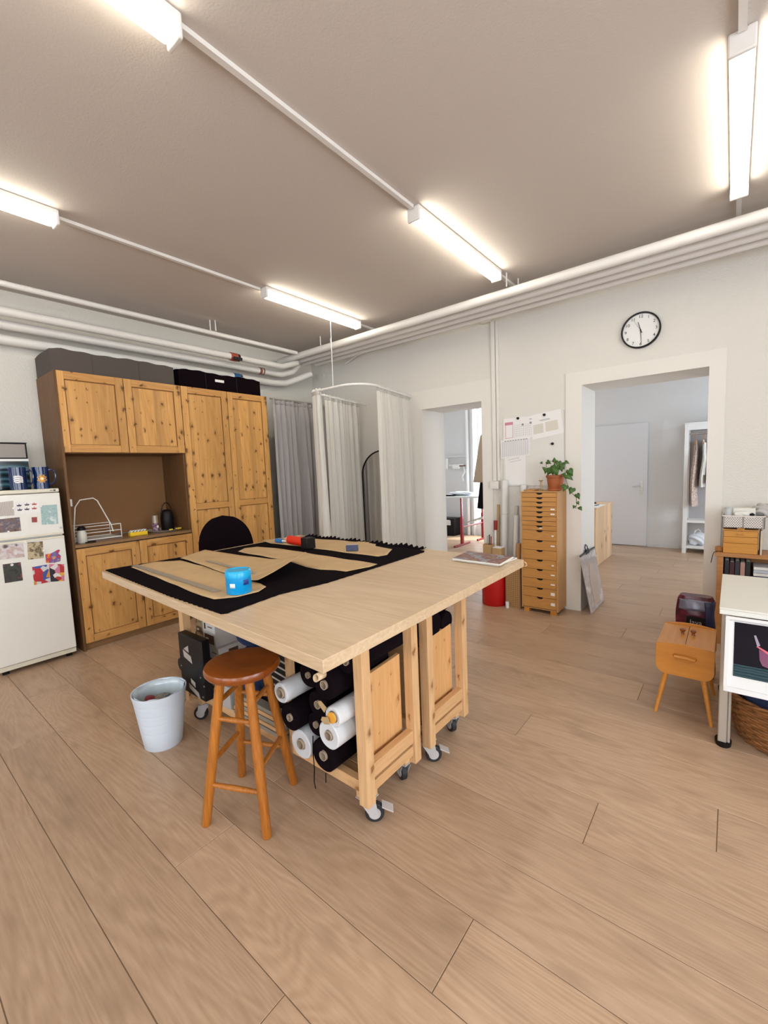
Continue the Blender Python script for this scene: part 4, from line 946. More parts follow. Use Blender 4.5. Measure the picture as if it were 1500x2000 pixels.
paper([(512, 1056), (545, 1051), (620, 1053), (735, 1060), (733, 1067), (766, 1073), (756, 1084), (738, 1087), (700, 1083), (640, 1075), (575, 1066), (530, 1062)], 'kraft paper pattern at the far side of the table', zp)
def ruler(pa, pb, wd_, label, zz_):
    a = at('Z', zz_, *pa); b = at('Z', zz_, *pb); d = (b-a).normalized(); n = Vector((-d.y, d.x, 0))
    t = thing('metal_ruler', label, 'ruler', a, 0, 'metal rulers'); MB().slab([a-n*wd_/2, b-n*wd_/2, b+n*wd_/2, a+n*wd_/2], (0, 0, 1), .0012).build('blade', RUL, t)
    m_ = MB(); L_ = (b-a).length; k = int(L_/.02)
    for i in range(1, k): p = a+d*i*.02; ln = .012 if i % 5 == 0 else .007; m_.slab([p-n*wd_/2, p+d*.0012-n*wd_/2, p+d*.0012-n*(wd_/2-ln), p-n*(wd_/2-ln)], (0, 0, 1), .0015)
    m_.build('scale_marks', DARK, t)
RUL = mat('ruler_steel', (.36, .32, .26), .45, .2)
ruler((263, 1104), (425, 1155), .035, 'long metal ruler lying from the left edge to the blue tin', zp+.0042)
ruler((406, 1095), (506, 1122), .030, 'shorter metal ruler on the curled paper pattern', zp+.007)
T0 = Vector((-1.625, 1.005, zp+.0035))
t = thing('blue_tin', 'round bright blue tin with a lid on the paper pattern', 'tin', T0)
MB().lathe([(0, 0), (.050, 0), (.052, .004), (.052, .072), (.050, .074)], T0, 36).build('body', BLUE, t)
MB().lathe([(.0535, .070), (.0535, .092), (.050, .098), (.046, .098), (.044, .095), (0, .095)], T0, 36).build('lid', mat('blue_lid', (.0, .38, .70), .3), t)
def onc(a, z, R=.0524): return T0+Vector((R*cos(a), R*sin(a), z))
va = atan2(-T0.y, -T0.x)
MB().grid(lambda u, v: onc(va-.75+.45*u, .030+.018*v, .0526), 6, 1).build('paper_label', PAPER, t, thick=.0005, fix=False)
m_ = MB(); m_.grid(lambda u, v: onc(va+.35+.5*u, .038+.022*v, .0526), 6, 1).build('dark_label', mat('tin_print', (.02, .05, .25), .4), t, thick=.0005, fix=False)
t = thing('tape_tool', 'red cylindrical tool with a black end block at the far side of the table', 'tool', (-2.3, 1.9, ZT))
A = at('Z', ZT+.045, 566, 1054); B = at('Z', ZT+.045, 596, 1059)
d = (B-A).normalized()
MB().cyl(A, B, .030, n=24).build('red_barrel', mat('red_tool', (.75, .03, .01), .35), t); MB().cyl(A-d*.02, A, .022, n=20).build('white_cap', WHITE, t)
n_ = Vector((-d.y, d.x, 0)); C = B+d*.035
MB().hexa([C-d*.035-n_*.035+Vector((0, 0, -.037)), C+d*.035-n_*.035+Vector((0, 0, -.037)), C+d*.035+n_*.035+Vector((0, 0, -.037)), C-d*.035+n_*.035+Vector((0, 0, -.037)), C-d*.035-n_*.035+Vector((0, 0, .035)), C+d*.035-n_*.035+Vector((0, 0, .035)), C+d*.035+n_*.035+Vector((0, 0, .035)), C-d*.035+n_*.035+Vector((0, 0, .035))]).build('black_block', BLACK, t, .004)
P = at('Z', ZT+.025, 545, 1056)
t = thing('blue_spool', 'small blue spool with a silver tip left of the red tool', 'spool', P)
MB().cyl(P-Vector((.03, 0, 0)), P+Vector((.04, .0, 0)), .0165, n=16).build('barrel', mat('blue_spool', (.02, .16, .42), .4), t); MB().cyl(P+Vector((.04, 0, 0)), P+Vector((.09, .02, -.003)), .011, .008, n=14).build('tip', STEEL, t)
P = at('Z', ZT+.012, 688, 1075)
t = thing('chalk_box', 'small dark slate-coloured box on the far paper pattern', 'box', P)
MB().box(P.x-.038, P.x+.038, P.y-.012, P.y+.012, ZT+.0095, ZT+.047, rz=radians(35)).build('body', mat('slate', (.05, .06, .11), .5), t, .003); MB().box(P.x-.036, P.x+.036, P.y-.010, P.y+.010, ZT+.0475, ZT+.051, rz=radians(35)).build('lid', GL, t, .001)
mg = [('magazine', [(880, 1094), (972, 1106), (1010, 1091), (916, 1080)], [(.55, .52, .5), (.12, .13, .17), (.20, .05, .05), (.4, .25, .15)], 'magazine lowest in the stack at the right end of the table', .0),
      ('magazine', [(884, 1094), (978, 1105), (1004, 1090), (920, 1080)], [(.45, .5, .55), (.7, .7, .7), (.2, .2, .25)], 'magazine in the middle of the stack at the right end of the table', .006),
      ('magazine', [(883, 1092), (976, 1104), (1002, 1089), (914, 1078)], [(.04, .05, .07), (.30, .30, .32), (.16, .035, .03), (.28, .15, .09), (.05, .08, .05)], 'magazine with a dark photographic cover on top of the stack', .012)]
for nm, px, cols, lb, dz in mg:
    P = [at('Z', ZT+.0005+dz, *q) for q in px]; t = thing(nm, lb, 'magazine', P[0], 0, 'magazines at the right end of the table')
    MB().slab(P, (0, 0, 1), .005).build('pages', PAPERB, t, .0005)
    c_ = sum(P, Vector())/4
    MB().slab([p.lerp(c_, .01)+Vector((0, 0, .005)) for p in P], (0, 0, 1), .0006).build('cover', pattern('cover_%d' % int(dz*1000), cols, 13), t)

# ---------------------------------------------------------------- stool, bin, chair
SC = Vector((-1.567, .958, 0))
t = thing('wooden_stool', 'varnished pine bar stool with a round seat in front of the table', 'stool', SC)
MB().lathe([(0, .595), (.120, .595), (.143, .600), (.152, .612), (.153, .622), (.148, .633), (.132, .638), (.06, .634), (0, .632)], SC, 48).build('seat', STOOLW, t)
feet = [Vector((-1.622, .776, 0)), Vector((-1.369, .888, 0)), Vector((-1.516, 1.142, 0)), Vector((-1.758, 1.030, 0))]
tops = [SC+(f-SC)*.47+Vector((0, 0, .602)) for f in feet]
for f, tp in zip(feet, tops): MB().tube([f, f+(tp-f)*.01, f.lerp(tp, .5), tp], [.0165, .0185, .0205, .0185], 16).build('leg', STOOLL, t)
LP = lambda i, z: feet[i].lerp(tops[i], z/.602)
for i, j, zs_ in ((0, 1, (.165, .43)), (1, 2, (.25, .50)), (2, 3, (.19, .45)), (3, 0, (.25, .49))):
    for z in zs_: MB().tube([LP(i, z), (LP(i, z)+LP(j, z))/2, LP(j, z)], [.0085, .0115, .0085], 10).build('rung', STOOLL, t)
BC = Vector((-2.335, .93, 0))
t = thing('waste_bin', 'white plastic waste bin lined with a clear bag on the floor', 'bin', BC)
prof = [(0, .006), (.083, .006), (.124, .292), (.128, .300), (.132, .300), (.132, .292)]
for z in (.25, .20, .15, .10): r_ = .0925+.0365*z/.292; prof += [(r_+.0018, z+.014), (r_+.0004, z+.003), (r_-.0006, z), (r_-.0004, z-.003), (r_-.0018, z-.014)]
prof += [(.0925, .005), (.088, 0), (0, 0)]
MB().lathe(prof, BC, 48).build('bucket', mat('bin_plastic', (.66, .74, .84), .4), t)
def lin(u, v):
    a = 2*pi*u; r_ = (.121-.034*(1-v))*(1+.012*sin(11*a)+.008*sin(23*a+v*5)); return BC+Vector((r_*cos(a), r_*sin(a), .05+.248*v+(.004*sin(7*a) if v > .95 else 0)))
MB().grid(lin, 72, 8).build('bag_liner', mat('liner_film', (.62, .72, .78), .2, coat=.5), t, thick=.001, fix=False)
LT = mat('trash_mix', (.32, .28, .24), .8, var=.4, vscale=40)
for i, (dx, dy, dz, s, m__, lb) in enumerate(((0, .0, .205, (.098, .098, .035), LT, 'crumpled grey-brown scraps filling the waste bin'), (-.05, -.03, .243, (.03, .02, .013), mat('wrap_red', (.28, .02, .03), .4), 'dark red wrapper at the left in the waste bin'), (.055, .045, .243, (.032, .02, .014), mat('wrap_brown', (.12, .03, .02), .4), 'dark wrapper at the right in the waste bin'), (.02, .035, .243, (.02, .014, .012), mat('wrap_teal', (.03, .08, .12), .4), 'small blue-grey wrapper in the middle of the waste bin'))):
    lump('litter', BC+Vector((dx, dy, dz)), s, m__, lb, 'litter', 20+i)
t = thing('office_chair', 'black upholstered office chair with a rounded back behind the table', 'chair', (-3.12, 1.93, 0))
CH = Vector((-3.12, 1.93, 0)); ang = radians(-12)
fx = Vector((cos(ang), sin(ang), 0)); fy = Vector((-sin(ang), cos(ang), 0))
def cp(a, b, z): return CH+fx*a+fy*b+Vector((0, 0, z))
def backf(sgn):
    def g(u, v):
        z = .60+.475*v; w_ = .232*(1-max(0, (v-.35)/.65)**2.6)**.5 if v < 1 else 0
        w_ *= (.86+.14*min(1, v/.3)); b = (u-.5)*2*w_
        return cp(-.235+.035*(b/.23)**2-.05*(v-.2)+sgn*.028*(1-min(1, abs(u-.5)*2)**4)*(1-v**8*.9), b, z)
    return g
m_ = MB(); m_.grid(backf(1), 24, 24); m_.grid(backf(-1), 24, 24); m_.build('backrest', BLACKF, t)
def seatf(u, v): a = 2*pi*u; return (abs(cos(a))**.6*(1 if cos(a) > 0 else -1), abs(sin(a))**.6*(1 if sin(a) > 0 else -1))
pr = [(0, .44), (.9, .44), (1, .46), (1, .49), (.93, .51), (0, .515)]; m_ = MB()
m_.grid(lambda u, v: (lambda i, q: cp(seatf(u, 0)[0]*.22*pr[i][0], seatf(u, 0)[1]*.23*pr[i][0], pr[i][1]))(min(5, int(round(v*5))), 0), 40, 5); m_.build('seat', BLACKF, t)
MB().tube([cp(-.05, 0, .43), cp(-.24, 0, .42), cp(-.275, 0, .47), cp(-.268, 0, .75)], .014, 8).build('back_bracket', BLACK, t)
MB().cyl(cp(0, 0, .09), cp(0, 0, .44), .025, n=16).cyl(cp(0, 0, .07), cp(0, 0, .12), .045, n=16).build('gas_column', BLACK, t)
for i in range(5):
    a = 2*pi*i/5+.3; e = cp(.27*cos(a), .27*sin(a), .075)
    MB().tube([cp(0, 0, .095), e], [.022, .014], 8).build('base_arm', BLACK, t); MB().cyl(Vector((e.x-.012, e.y, .027)), Vector((e.x+.012, e.y, .027)), .026, n=16).cyl((e.x, e.y, .03), (e.x, e.y, .075), .008, n=8).build('caster_wheel', BLACK, t)

# ---------------------------------------------------------------- doorway wall: clock, papers, drawers, plant
CC = Vector((-.626, YD, 2.466)); R = .143
t = thing('wall_clock', 'round white wall clock with black rim above the wide doorway', 'clock', CC)
def ringy(prof, c, n=56):   # lathe about Y axis, prof = (r, depth towards the room)
    mb = MB(); vs = [Vector((c.x+r*cos(2*pi*k/n), c.y-d, c.z+r*sin(2*pi*k/n))) for r, d in prof for k in range(n)]
    mb.add(vs, [(i*n+k, i*n+(k+1) % n, (i+1)*n+(k+1) % n, (i+1)*n+k) for i in range(len(prof)-1) for k in range(n)], True); return mb
ringy([(R-.012, .014), (R-.010, .034), (R-.003, .036), (R, .030), (R, .0005), (R-.012, .0005)], CC).build('rim', BLACK, t)
m_ = MB(); m_.cyl(CC-Vector((0, .004, 0)), CC-Vector((0, .015, 0)), R-.011, n=56); m_.build('dial', PAPER, t)
m_ = MB()
for i in range(1, 13):
    a = pi/2-2*pi*i/12; text_mb(m_, str(i), CC+Vector((cos(a)*R*.77, -.0155, sin(a)*R*.77-.001)), (1, 0, 0), (0, 0, 1), .033)
m_.build('numerals', BLACK, t)
def hand(deg, l, w_, back, y, nm, m):
    a = radians(90-deg); d = Vector((cos(a), 0, sin(a))); n = Vector((-sin(a), 0, cos(a))); C = CC-Vector((0, y, 0))
    MB().slab([C-d*back-n*w_, C-d*back+n*w_, C+d*l+n*w_*.6, C+d*l-n*w_*.6], (0, -1, 0), .0012).build(nm, m, t)
hand(344, R*.50, .0028, .022, .018, 'hour_hand', BLACK); hand(177, R*.80, .0022, .0, .020, 'minute_hand', BLACK); hand(329, R*.72, .0009, .030, .022, 'second_hand', BLACK)
MB().cyl(CC-Vector((0, .015, 0)), CC-Vector((0, .024, 0)), .005, n=14).build('hub', BLACK, t)

tag(MB().box(-1.835, -1.238, YD-.012, YD-.0005, 1.19, 1.895).build('magnetic_board', mat('board_white', (.72, .70, .66), .4), None, .002), 'flat cream magnetic board on the wall left of the wide doorway', 'board')
PINKP = mat('pink_print', (.62, .25, .33), .8); GREYP = mat('grey_print', (.50, .48, .53), .8); GREYD = mat('grey_dark_print', (.30, .29, .32), .8)
def sheet(P, label, y=YD-.0125, m=PAPER, name='paper_sheet'):
    return thing_sheet(P, label, y, m, name)
def thing_sheet(P, label, y, m, name):
    t = thing(name, label, 'paper', (P[0][0], y, P[0][1]), 0, 'papers on the magnetic board')
    MB().slab([(x, y-.0004, z) for x, z in P], (0, -1, 0), .0006).build('page', m, t); return t
def q2(P, u, v):  # bilinear: P tl,tr,br,bl
    a = [P[0][i]+(P[1][i]-P[0][i])*u for i in (0, 1)]; b = [P[3][i]+(P[2][i]-P[3][i])*u for i in (0, 1)]
    return (a[0]+(b[0]-a[0])*v, a[1]+(b[1]-a[1])*v)
def pr_(mb, P, u0, v0, u1, v1, y):
    mb.slab([(q[0], y, q[1]) for q in (q2(P, u0, v0), q2(P, u1, v0), q2(P, u1, v1), q2(P, u0, v1))], (0, -1, 0), .0003)
y1_ = YD-.0125
PA = [(-1.822, 1.868), (-1.525, 1.868), (-1.520, 1.668), (-1.822, 1.645)]
s1 = sheet(PA, 'calendar sheet with a pink box, upper left on the magnetic board')
m_ = MB(); pr_(m_, PA, .03, .17, .32, .30, y1_-.0012); pr_(m_, PA, .05, .30, .065, .9, y1_-.0012); pr_(m_, PA, .30, .30, .315, .9, y1_-.0012); pr_(m_, PA, .05, .88, .31, .9, y1_-.0012); m_.build('pink_box', PINKP, s1)
m_ = MB(); [pr_(m_, PA, .36+i*.062, .33, .367+i*.062, .92, y1_-.0012) for i in range(10)]; [pr_(m_, PA, .36, .33+j*.1, .93, .338+j*.1, y1_-.0012) for j in range(6)]; m_.build('table_lines', GREYP, s1)
m_ = MB(); pr_(m_, PA, .62, .30, .68, .40, y1_-.0012); pr_(m_, PA, .87, .12, .96, .15, y1_-.0012); pr_(m_, PA, .88, .26, .95, .36, y1_-.0012); m_.build('stamp', GREYD, s1)
PB = [(-1.535, 1.875), (-1.265, 1.905), (-1.238, 1.680), (-1.530, 1.640)]
s2 = sheet(PB, 'printed sheet with two beige tables, upper right on the magnetic board', YD-.0145)
m_ = MB(); pr_(m_, PB, .25, .27, .60, .29, YD-.0158); pr_(m_, PB, .30, .31, .62, .325, YD-.0158); m_.build('heading_print', GREYD, s2)
m_ = MB(); pr_(m_, PB, .04, .42, .38, .80, YD-.0158); pr_(m_, PB, .45, .40, .86, .80, YD-.0158); m_.build('beige_table', mat('beige_print', (.70, .66, .56), .8), s2)
m_ = MB(); [pr_(m_, PB, .04+i*.042, .42, .046+i*.042, .80, YD-.0162) for i in range(8)]; [pr_(m_, PB, .45+i*.05, .40, .456+i*.05, .80, YD-.0162) for i in range(8)]; m_.build('table_lines', GREYP, s2)
PC = [(-1.858, 1.655), (-1.556, 1.668), (-1.558, 1.490), (-1.858, 1.470)]
s3 = sheet(PC, 'sheet filled with grey columns, hanging below the calendar sheet', YD-.0165)
m_ = MB(); [pr_(m_, PC, .04+i*.067, .10, .04+i*.067+.045, .93, YD-.0178) for i in range(14)]; m_.build('column_print', mat('col_print', (.62, .61, .63), .8), s3)
m_ = MB(); [pr_(m_, PC, .14+i*.09, .05, .14+i*.09+.06, .10, YD-.0178) for i in range(9)]; m_.build('header_print', GREYD, s3)
PD_ = [(-1.815, 1.475), (-1.60, 1.488), (-1.60, 1.20), (-1.815, 1.20)]
s4 = sheet(PD_, 'plain white sheet with two handwritten lines, lowest on the magnetic board', YD-.0135)
m_ = MB()
for v0 in (.09, .17):
    pts = [(lambda q: (q[0], YD-.0146, q[1]))(q2(PD_, .15+.55*i/60+(v0-.09), v0+.012*sin(i*1.3)+.008*sin(i*2.9)-.05*i/60)) for i in range(60)]
    m_.tube(pts, .0009, 4)
m_.build('handwriting', GREYD, s4)
for (x, z, lb) in ((-1.673, 1.860, 'black magnet holding the calendar sheet'), (-1.415, 1.866, 'black magnet holding the sheet with beige tables'), (-1.341, 1.588, 'black magnet alone on the bare part of the board')):
    tag(MB().cyl((x, YD-.0175 if z > 1.7 else YD-.0122, z), (x, YD-.032, z), .0135, .011, n=18).build('magnet', BLACK, None, .001), lb, 'magnet', 'black magnets')

# drawer tower
MX0, MX1, MY0, MY1 = -1.552, -1.214, 3.972, 4.232
t = thing('drawer_tower', 'tall narrow beech drawer tower with sixteen drawers beside the wide doorway', 'drawer cabinet', ((MX0+MX1)/2, (MY0+MY1)/2, 0))
m_ = MB(); th = .012
m_.box(MX0, MX0+th, MY0+.002, MY1, .035, 1.140).box(MX1-th, MX1, MY0+.002, MY1, .035, 1.140).box(MX0, MX1, MY0, MY1, 1.1405, 1.152).box(MX0+th, MX1-th, MY0+.01, MY1, .035, .047).box(MX0+th, MX1-th, MY1-.006, MY1, .048, 1.14)
m_.build('carcass', BEECHZ, t, .001)
MB().box(MX0+.02, MX0+.07, MY0+.01, MY0+.05, 0, .0345).box(MX1-.07, MX1-.02, MY0+.01, MY0+.05, 0, .0345).box(MX0+.02, MX0+.07, MY1-.05, MY1-.01, 0, .0345).box(MX1-.07, MX1-.02, MY1-.05, MY1-.01, 0, .0345).each('foot', SEWW, t)
zl = [1.139, 1.097, 1.055, 1.011, .966, .921, .877, .834, .791, .697, .605, .515, .425, .336, .246, .157, .052]
m_ = MB().box(MX0+th+.0005, MX1-th-.0005, MY0+.016, MY0+.020, .05, 1.139).build('dark_interior', BLACK, t)
labels_at = {3: 1, 4: 1, 7: 2, 8: 3, 9: 1, 11: 3, 12: 1, 13: 1, 14: 4, 15: 4}
for i in range(16):
    za, zb_ = zl[i+1]+.0018, zl[i]-.0018; x0, x1 = MX0+th+.001, MX1-th-.001; c = (x0+x1)/2+.004; rw = .030; rh = min(.017, (zb_-za)*.45)
    prof = [(x0, za), (x1, za), (x1, zb_)]+[(c+rw*cos(a), zb_-rh*sin(a)) for a in [pi*k/10 for k in range(11)]]+[(x0, zb_)]
    # quads strip for non-convex front
    mb = MB(); top = [(x1, zb_)]+[(c+rw*cos(pi*k/10), zb_-rh*sin(pi*k/10)) for k in range(11)]+[(x0, zb_)]
    F = []; 
    for d in (MY0, MY0+.012): F += [Vector((x, d, z)) for x, z in top]+[Vector((x, d, za)) for x, z in top]
    n = len(top); fs = []
    for k in range(n-1):
        fs += [(k, k+1, n+k+1, n+k), (2*n+k+1, 2*n+k, 3*n+k, 3*n+k+1), (k+1, k, 2*n+k, 2*n+k+1), (n+k, n+k+1, 3*n+k+1, 3*n+k)]
    fs += [(0, n, 3*n, 2*n), (n-1, 2*n-1, 4*n-1, 3*n-1)]
    mb.add(F, fs); d_ = mb.build('drawer', BEECH, t)
    if i in labels_at:
        k = labels_at[i]; s = MB(); zc = (za+zb_)/2
        w_, h_ = {1: (.018, .006), 2: (.012, .005), 3: (.010, .006), 4: (.018, .014)}[k]; xc = x1-.032 if k != 2 else c+.012
        s.box(xc-w_, xc+w_, MY0-.0008, MY0-.0001, zc-h_, zc+h_).build('paper_label', PAPER, d_)
# things on the tower
tag(MB().box(-1.545, -1.44, 4.03, 4.21, 1.1525, 1.164).build('wooden_plate', BEECH, None, .002), 'thin wooden plate lying on the drawer tower', 'board')
t = thing('candle_holder', 'small brass T-shaped stand on the drawer tower left of the plant', 'stand', (-1.40, 4.10, 1.1525))
MB().lathe([(0, 0), (.026, 0), (.024, .006), (.007, .014), (.006, .035), (.009, .05), (.006, .06), (.007, .085), (.020, .092), (.020, .097), (0, .097)], (-1.405, 4.10, 1.1525), 20).build('stem', mat('brass', (.40, .29, .13), .35, .8), t)
PP = Vector((-1.272, 4.10, 1.1525))
t = thing('potted_ivy', 'ivy in a terracotta pot on the drawer tower, one vine trailing down', 'plant', PP)
MB().lathe([(0, .010), (.058, .010), (.06, .005), (.068, .002), (.070, .018), (.060, .018), (.064, .025), (.076, .118), (.082, .120), (.084, .142), (.078, .142), (.074, .128), (.070, .12), (0, .12)], PP, 40).build('pot', TERRA, t)
MB().lathe([(0, .123), (.071, .121)], PP, 24).build('soil', mat('soil', (.035, .022, .014), .95), t)
def leaf(c, s, nrm, tip):
    n = Vector(nrm).normalized(); d = Vector(tip); d = (d-n*d.dot(n)).normalized(); q = n.cross(d)
    o_ = [(0, -.30), (.22, -.52), (.50, -.42), (.60, -.10), (.45, .22), (.28, .42), (0, .95), (-.28, .42), (-.45, .22), (-.60, -.10), (-.50, -.42), (-.22, -.52)]
    C = Vector(c); vs = [C+n*s*.10]+[C+(q*x+d*y)*s-n*s*.10*abs(x)*1.5+n*s*.05*sin(y*5) for x, y in o_]
    k = len(o_); return vs, [(0, 1+i, 1+(i+1) % k) for i in range(k)]
rl = random.Random(5)
def lf(pp, s, tip=(0, 0, -1), nrm=None):
    nrm = nrm or (.35+rl.uniform(-.3, .3), -1, .25+rl.uniform(-.3, .4)); v, f = leaf(pp, s, nrm, tip)
    MB().add(v, f, False).build('leaf', LEAF, t, thick=.0012, fix=False)
Y0 = 4.06
vines = [[(PP.x, 4.10, 1.275), (-1.245, 4.08, 1.33), (-1.22, 4.06, 1.37), (-1.17, 4.06, 1.40)],
         [(PP.x, 4.10, 1.275), (-1.30, 4.08, 1.31), (-1.335, 4.06, 1.345), (-1.345, 4.06, 1.39), (-1.30, 4.06, 1.425), (-1.25, 4.06, 1.40)],
         [(PP.x+.03, 4.09, 1.275), (-1.195, 4.03, 1.305), (-1.15, 4.0, 1.315), (-1.12, 4.0, 1.30)],
         [(PP.x+.04, 4.07, 1.27), (-1.17, 4.0, 1.30), (-1.145, 3.99, 1.25), (-1.13, 3.985, 1.18), (-1.09, 3.98, 1.13), (-1.06, 3.98, 1.10), (-1.055, 3.98, 1.04), (-1.065, 3.98, 1.00), (-1.03, 3.98, 1.015)],
         [(PP.x, 4.09, 1.275), (-1.275, 4.06, 1.36), (-1.265, 4.05, 1.42)]]
m_ = MB()
for v in vines: m_.tube(v, .0028, 6)
m_.build('vines', STEM, t)
for p, s, tip in (((-1.235, Y0, 1.405), .050, (-.2, 0, -1)), ((-1.20, Y0, 1.385), .052, (.3, 0, -1)), ((-1.165, Y0, 1.408), .034, (1, 0, -.4)), ((-1.205, 4.05, 1.36), .045, (.2, 0, -1)),
                  ((-1.275, 4.04, 1.345), .058, (-.1, 0, -1)), ((-1.245, 4.02, 1.335), .060, (.3, 0, -1)), ((-1.305, 4.04, 1.335), .052, (-.5, 0, -1)), ((-1.26, 4.03, 1.365), .045, (.1, 0, 1)),
                  ((-1.345, Y0, 1.345), .042, (-.2, 0, -1)), ((-1.362, Y0, 1.36), .026, (-.6, 0, .5)), ((-1.325, Y0, 1.415), .036, (1, 0, -.5)), ((-1.385, Y0, 1.412), .020, (-1, 0, -.2)), ((-1.266, 4.05, 1.430), .030, (0, 0, 1)), ((-1.28, 4.05, 1.375), .026, (-1, 0, .1)),
                  ((-1.115, 3.99, 1.325), .054, (.6, 0, -1)), ((-1.125, 3.985, 1.285), .058, (.9, 0, -.8)), ((-1.165, 3.99, 1.30), .028, (-.2, 0, -1)),
                  ((-1.150, 3.98, 1.19), .048, (-.4, 0, -1)), ((-1.095, 3.975, 1.165), .052, (-.3, 0, -1)), ((-1.165, 3.98, 1.20), .034, (-1, 0, -.3)), ((-1.045, 3.97, 1.115), .042, (.5, 0, -1)),
                  ((-1.045, 3.975, 1.052), .024, (.6, 0, -1)), ((-1.075, 3.975, 1.018), .024, (-.4, 0, -1)), ((-1.025, 3.975, 1.005), .030, (.7, 0, -1))):
    lf(p, s, tip)

# paper rolls and boxes in the corner beside the tower
t = thing('red_drum', 'glossy red round drum on the floor under the table end', 'drum', (-1.865, 4.05, 0))
MB().lathe([(0, 0), (.122, 0), (.126, .006), (.126, .455), (.122, .462), (0, .462)], (-1.865, 4.05, 0), 44).build('body', RED, t)
LATT = bpy.data.materials.new('lattice_wicker'); LATT.use_nodes = True; nt = LATT.node_tree; b = nt.nodes['Principled BSDF']; b.inputs['Roughness'].default_value = .7
tc = nt.nodes.new('ShaderNodeTexCoord'); mp = nt.nodes.new('ShaderNodeMapping'); mp.inputs['Rotation'].default_value = (0, radians(45), 0); mp.inputs['Scale'].default_value = (75, 75, 75)
ck = nt.nodes.new('ShaderNodeTexChecker'); ck.inputs['Scale'].default_value = 1; ck.inputs[1].default_value = (.42, .25, .11, 1); ck.inputs[2].default_value = (.27, .14, .05, 1)
nt.links.new(tc.outputs['Object'], mp.inputs[0]); nt.links.new(mp.outputs[0], ck.inputs[0]); nt.links.new(ck.outputs[0], b.inputs['Base Color'])
t = thing('wicker_box', 'tall woven wicker box between the red drum and the drawer tower', 'basket', (-1.65, 4.06, 0))
m_ = MB(); x0, x1, y0, y1 = -1.725, -1.575, 3.995, 4.14
m_.box(x0, x1, y0, y0+.008, 0, .45).box(x0, x1, y1-.008, y1, 0, .45).box(x0, x0+.008, y0+.008, y1-.008, 0, .45).box(x1-.008, x1, y0+.008, y1-.008, 0, .45).box(x0, x1, y0, y1, 0, .006)
m_.build('body', LATT, t, .002)
def openbox(x0, x1, y0, y1, z0, z1, m, label, name='cardboard_box'):
    t = thing(name, label, 'box', ((x0+x1)/2, (y0+y1)/2, z0)); e = .003
    MB().box(x0, x1, y0, y0+e, z0, z1).box(x0, x1, y1-e, y1, z0, z1).box(x0, x0+e, y0+e, y1-e, z0, z1).box(x1-e, x1, y0+e, y1-e, z0, z1).box(x0, x1, y0, y1, z0, z0+e).build('body', m, t); return t
openbox(-1.955, -1.858, 3.985, 4.05, .4625, .615, CARD, 'kraft box holding pencils on the red drum')
for i, (x, y, h, c, lb) in enumerate(((-1.925, 4.02, .70, 'steel', 'silver pen standing in the kraft pencil box'), (-1.907, 4.025, .71, 'brown', 'brown pencil standing in the kraft pencil box'), (-1.885, 4.015, .695, 'red', 'red pen standing in the kraft pencil box'))):
    tag(MB().cyl((x, y, .47), (x+.004, y+.005, h), .006, n=10).build('pencil', {'steel': STEEL, 'brown': BROWN, 'red': REDM}[c]), lb, 'pencil', 'pencils in the kraft box')
t = thing('cardboard_box', 'closed kraft box with a white lid beside the pencil box', 'box', (-1.79, 4.0, .4625))
MB().box(-1.848, -1.752, 3.965, 4.06, .4625, .588).build('body', CARD, t, .002); MB().box(-1.845, -1.755, 3.968, 4.057, .5885, .596).build('lid', PAPER, t, .002)
def leanroll(p0, p1, r, m, label, name='paper_roll', cat='paper roll', grp='rolls standing in the corner', hollow=True, bands=()):
    t = thing(name, label, cat, p0, 0, grp); a, b_ = Vector(p0), Vector(p1); d = (b_-a).normalized()
    MB().cyl(a, b_, r, n=20, caps=not hollow).build('tube', m, t, thick=0)
    if hollow: MB().cyl(a+d*.01, b_-d*.002, r*.86, n=20).build('tube_core', mat('roll_inside', (.35, .31, .26), .9) if 'roll_inside' not in bpy.data.materials else bpy.data.materials['roll_inside'], t)
    for f, c in bands: MB().cyl(a.lerp(b_, f), a.lerp(b_, f+.006), r*1.01, n=20).build('band', c, t)
    return t
PW = mat('roll_paper', (.74, .73, .71), .6, bump=.3, bscale=12); PW2 = mat('roll_paper_warm', (.62, .57, .50), .7)
leanroll((-1.835, 4.200, .001), (-1.800, 4.193, 1.255), .033, PW, 'thickest and tallest white paper roll in the corner', bands=((.72, PW2),))
leanroll((-1.640, 4.205, .001), (-1.612, 4.198, 1.205), .032, PW, 'white paper roll standing right behind the drawer tower edge')
leanroll((-1.775, 4.222, .001), (-1.693, 4.222, .99), .018, PW2, 'thin greyish paper roll leaning in the middle of the corner')
leanroll((-1.700, 4.165, .001), (-1.672, 4.160, .905), .022, PAPER, 'slim bright white paper roll in front of the others')
leanroll((-1.560, 4.205, .001), (-1.575, 4.205, 1.0), .022, PW, 'half hidden white roll against the side of the drawer tower')
leanroll((-1.645, 4.06, .008), (-1.606, 4.05, .640), .026, wood('tube_kraft', (.50, .28, .12), (.42, .22, .09), 'Z', 1), 'brown cardboard tube standing in the wicker box', 'cardboard_tube')
leanroll((-1.935, 4.205, .001), (-1.915, 4.205, .825), .012, PAPER, 'white tube with a red cap left of the tallest roll', 'poster_tube', bands=())
o = [x for x in COL.objects if x.get('label') == 'white tube with a red cap left of the tallest roll'][0]
MB().cyl((-1.9165, 4.205, .735), (-1.9145, 4.205, .835), .0165, n=16).build('red_cap', REDM, o)
tag(MB().hexa([(-1.925, 4.222, .001), (-1.900, 4.222, .001), (-1.900, 4.234, .001), (-1.925, 4.234, .001), (-1.903, 4.222, 1.0), (-1.878, 4.222, 1.0), (-1.878, 4.234, 1.0), (-1.903, 4.234, 1.0)]).build('wooden_stick', CARD), 'brown wooden slat leaning behind the red-capped tube', 'slat')
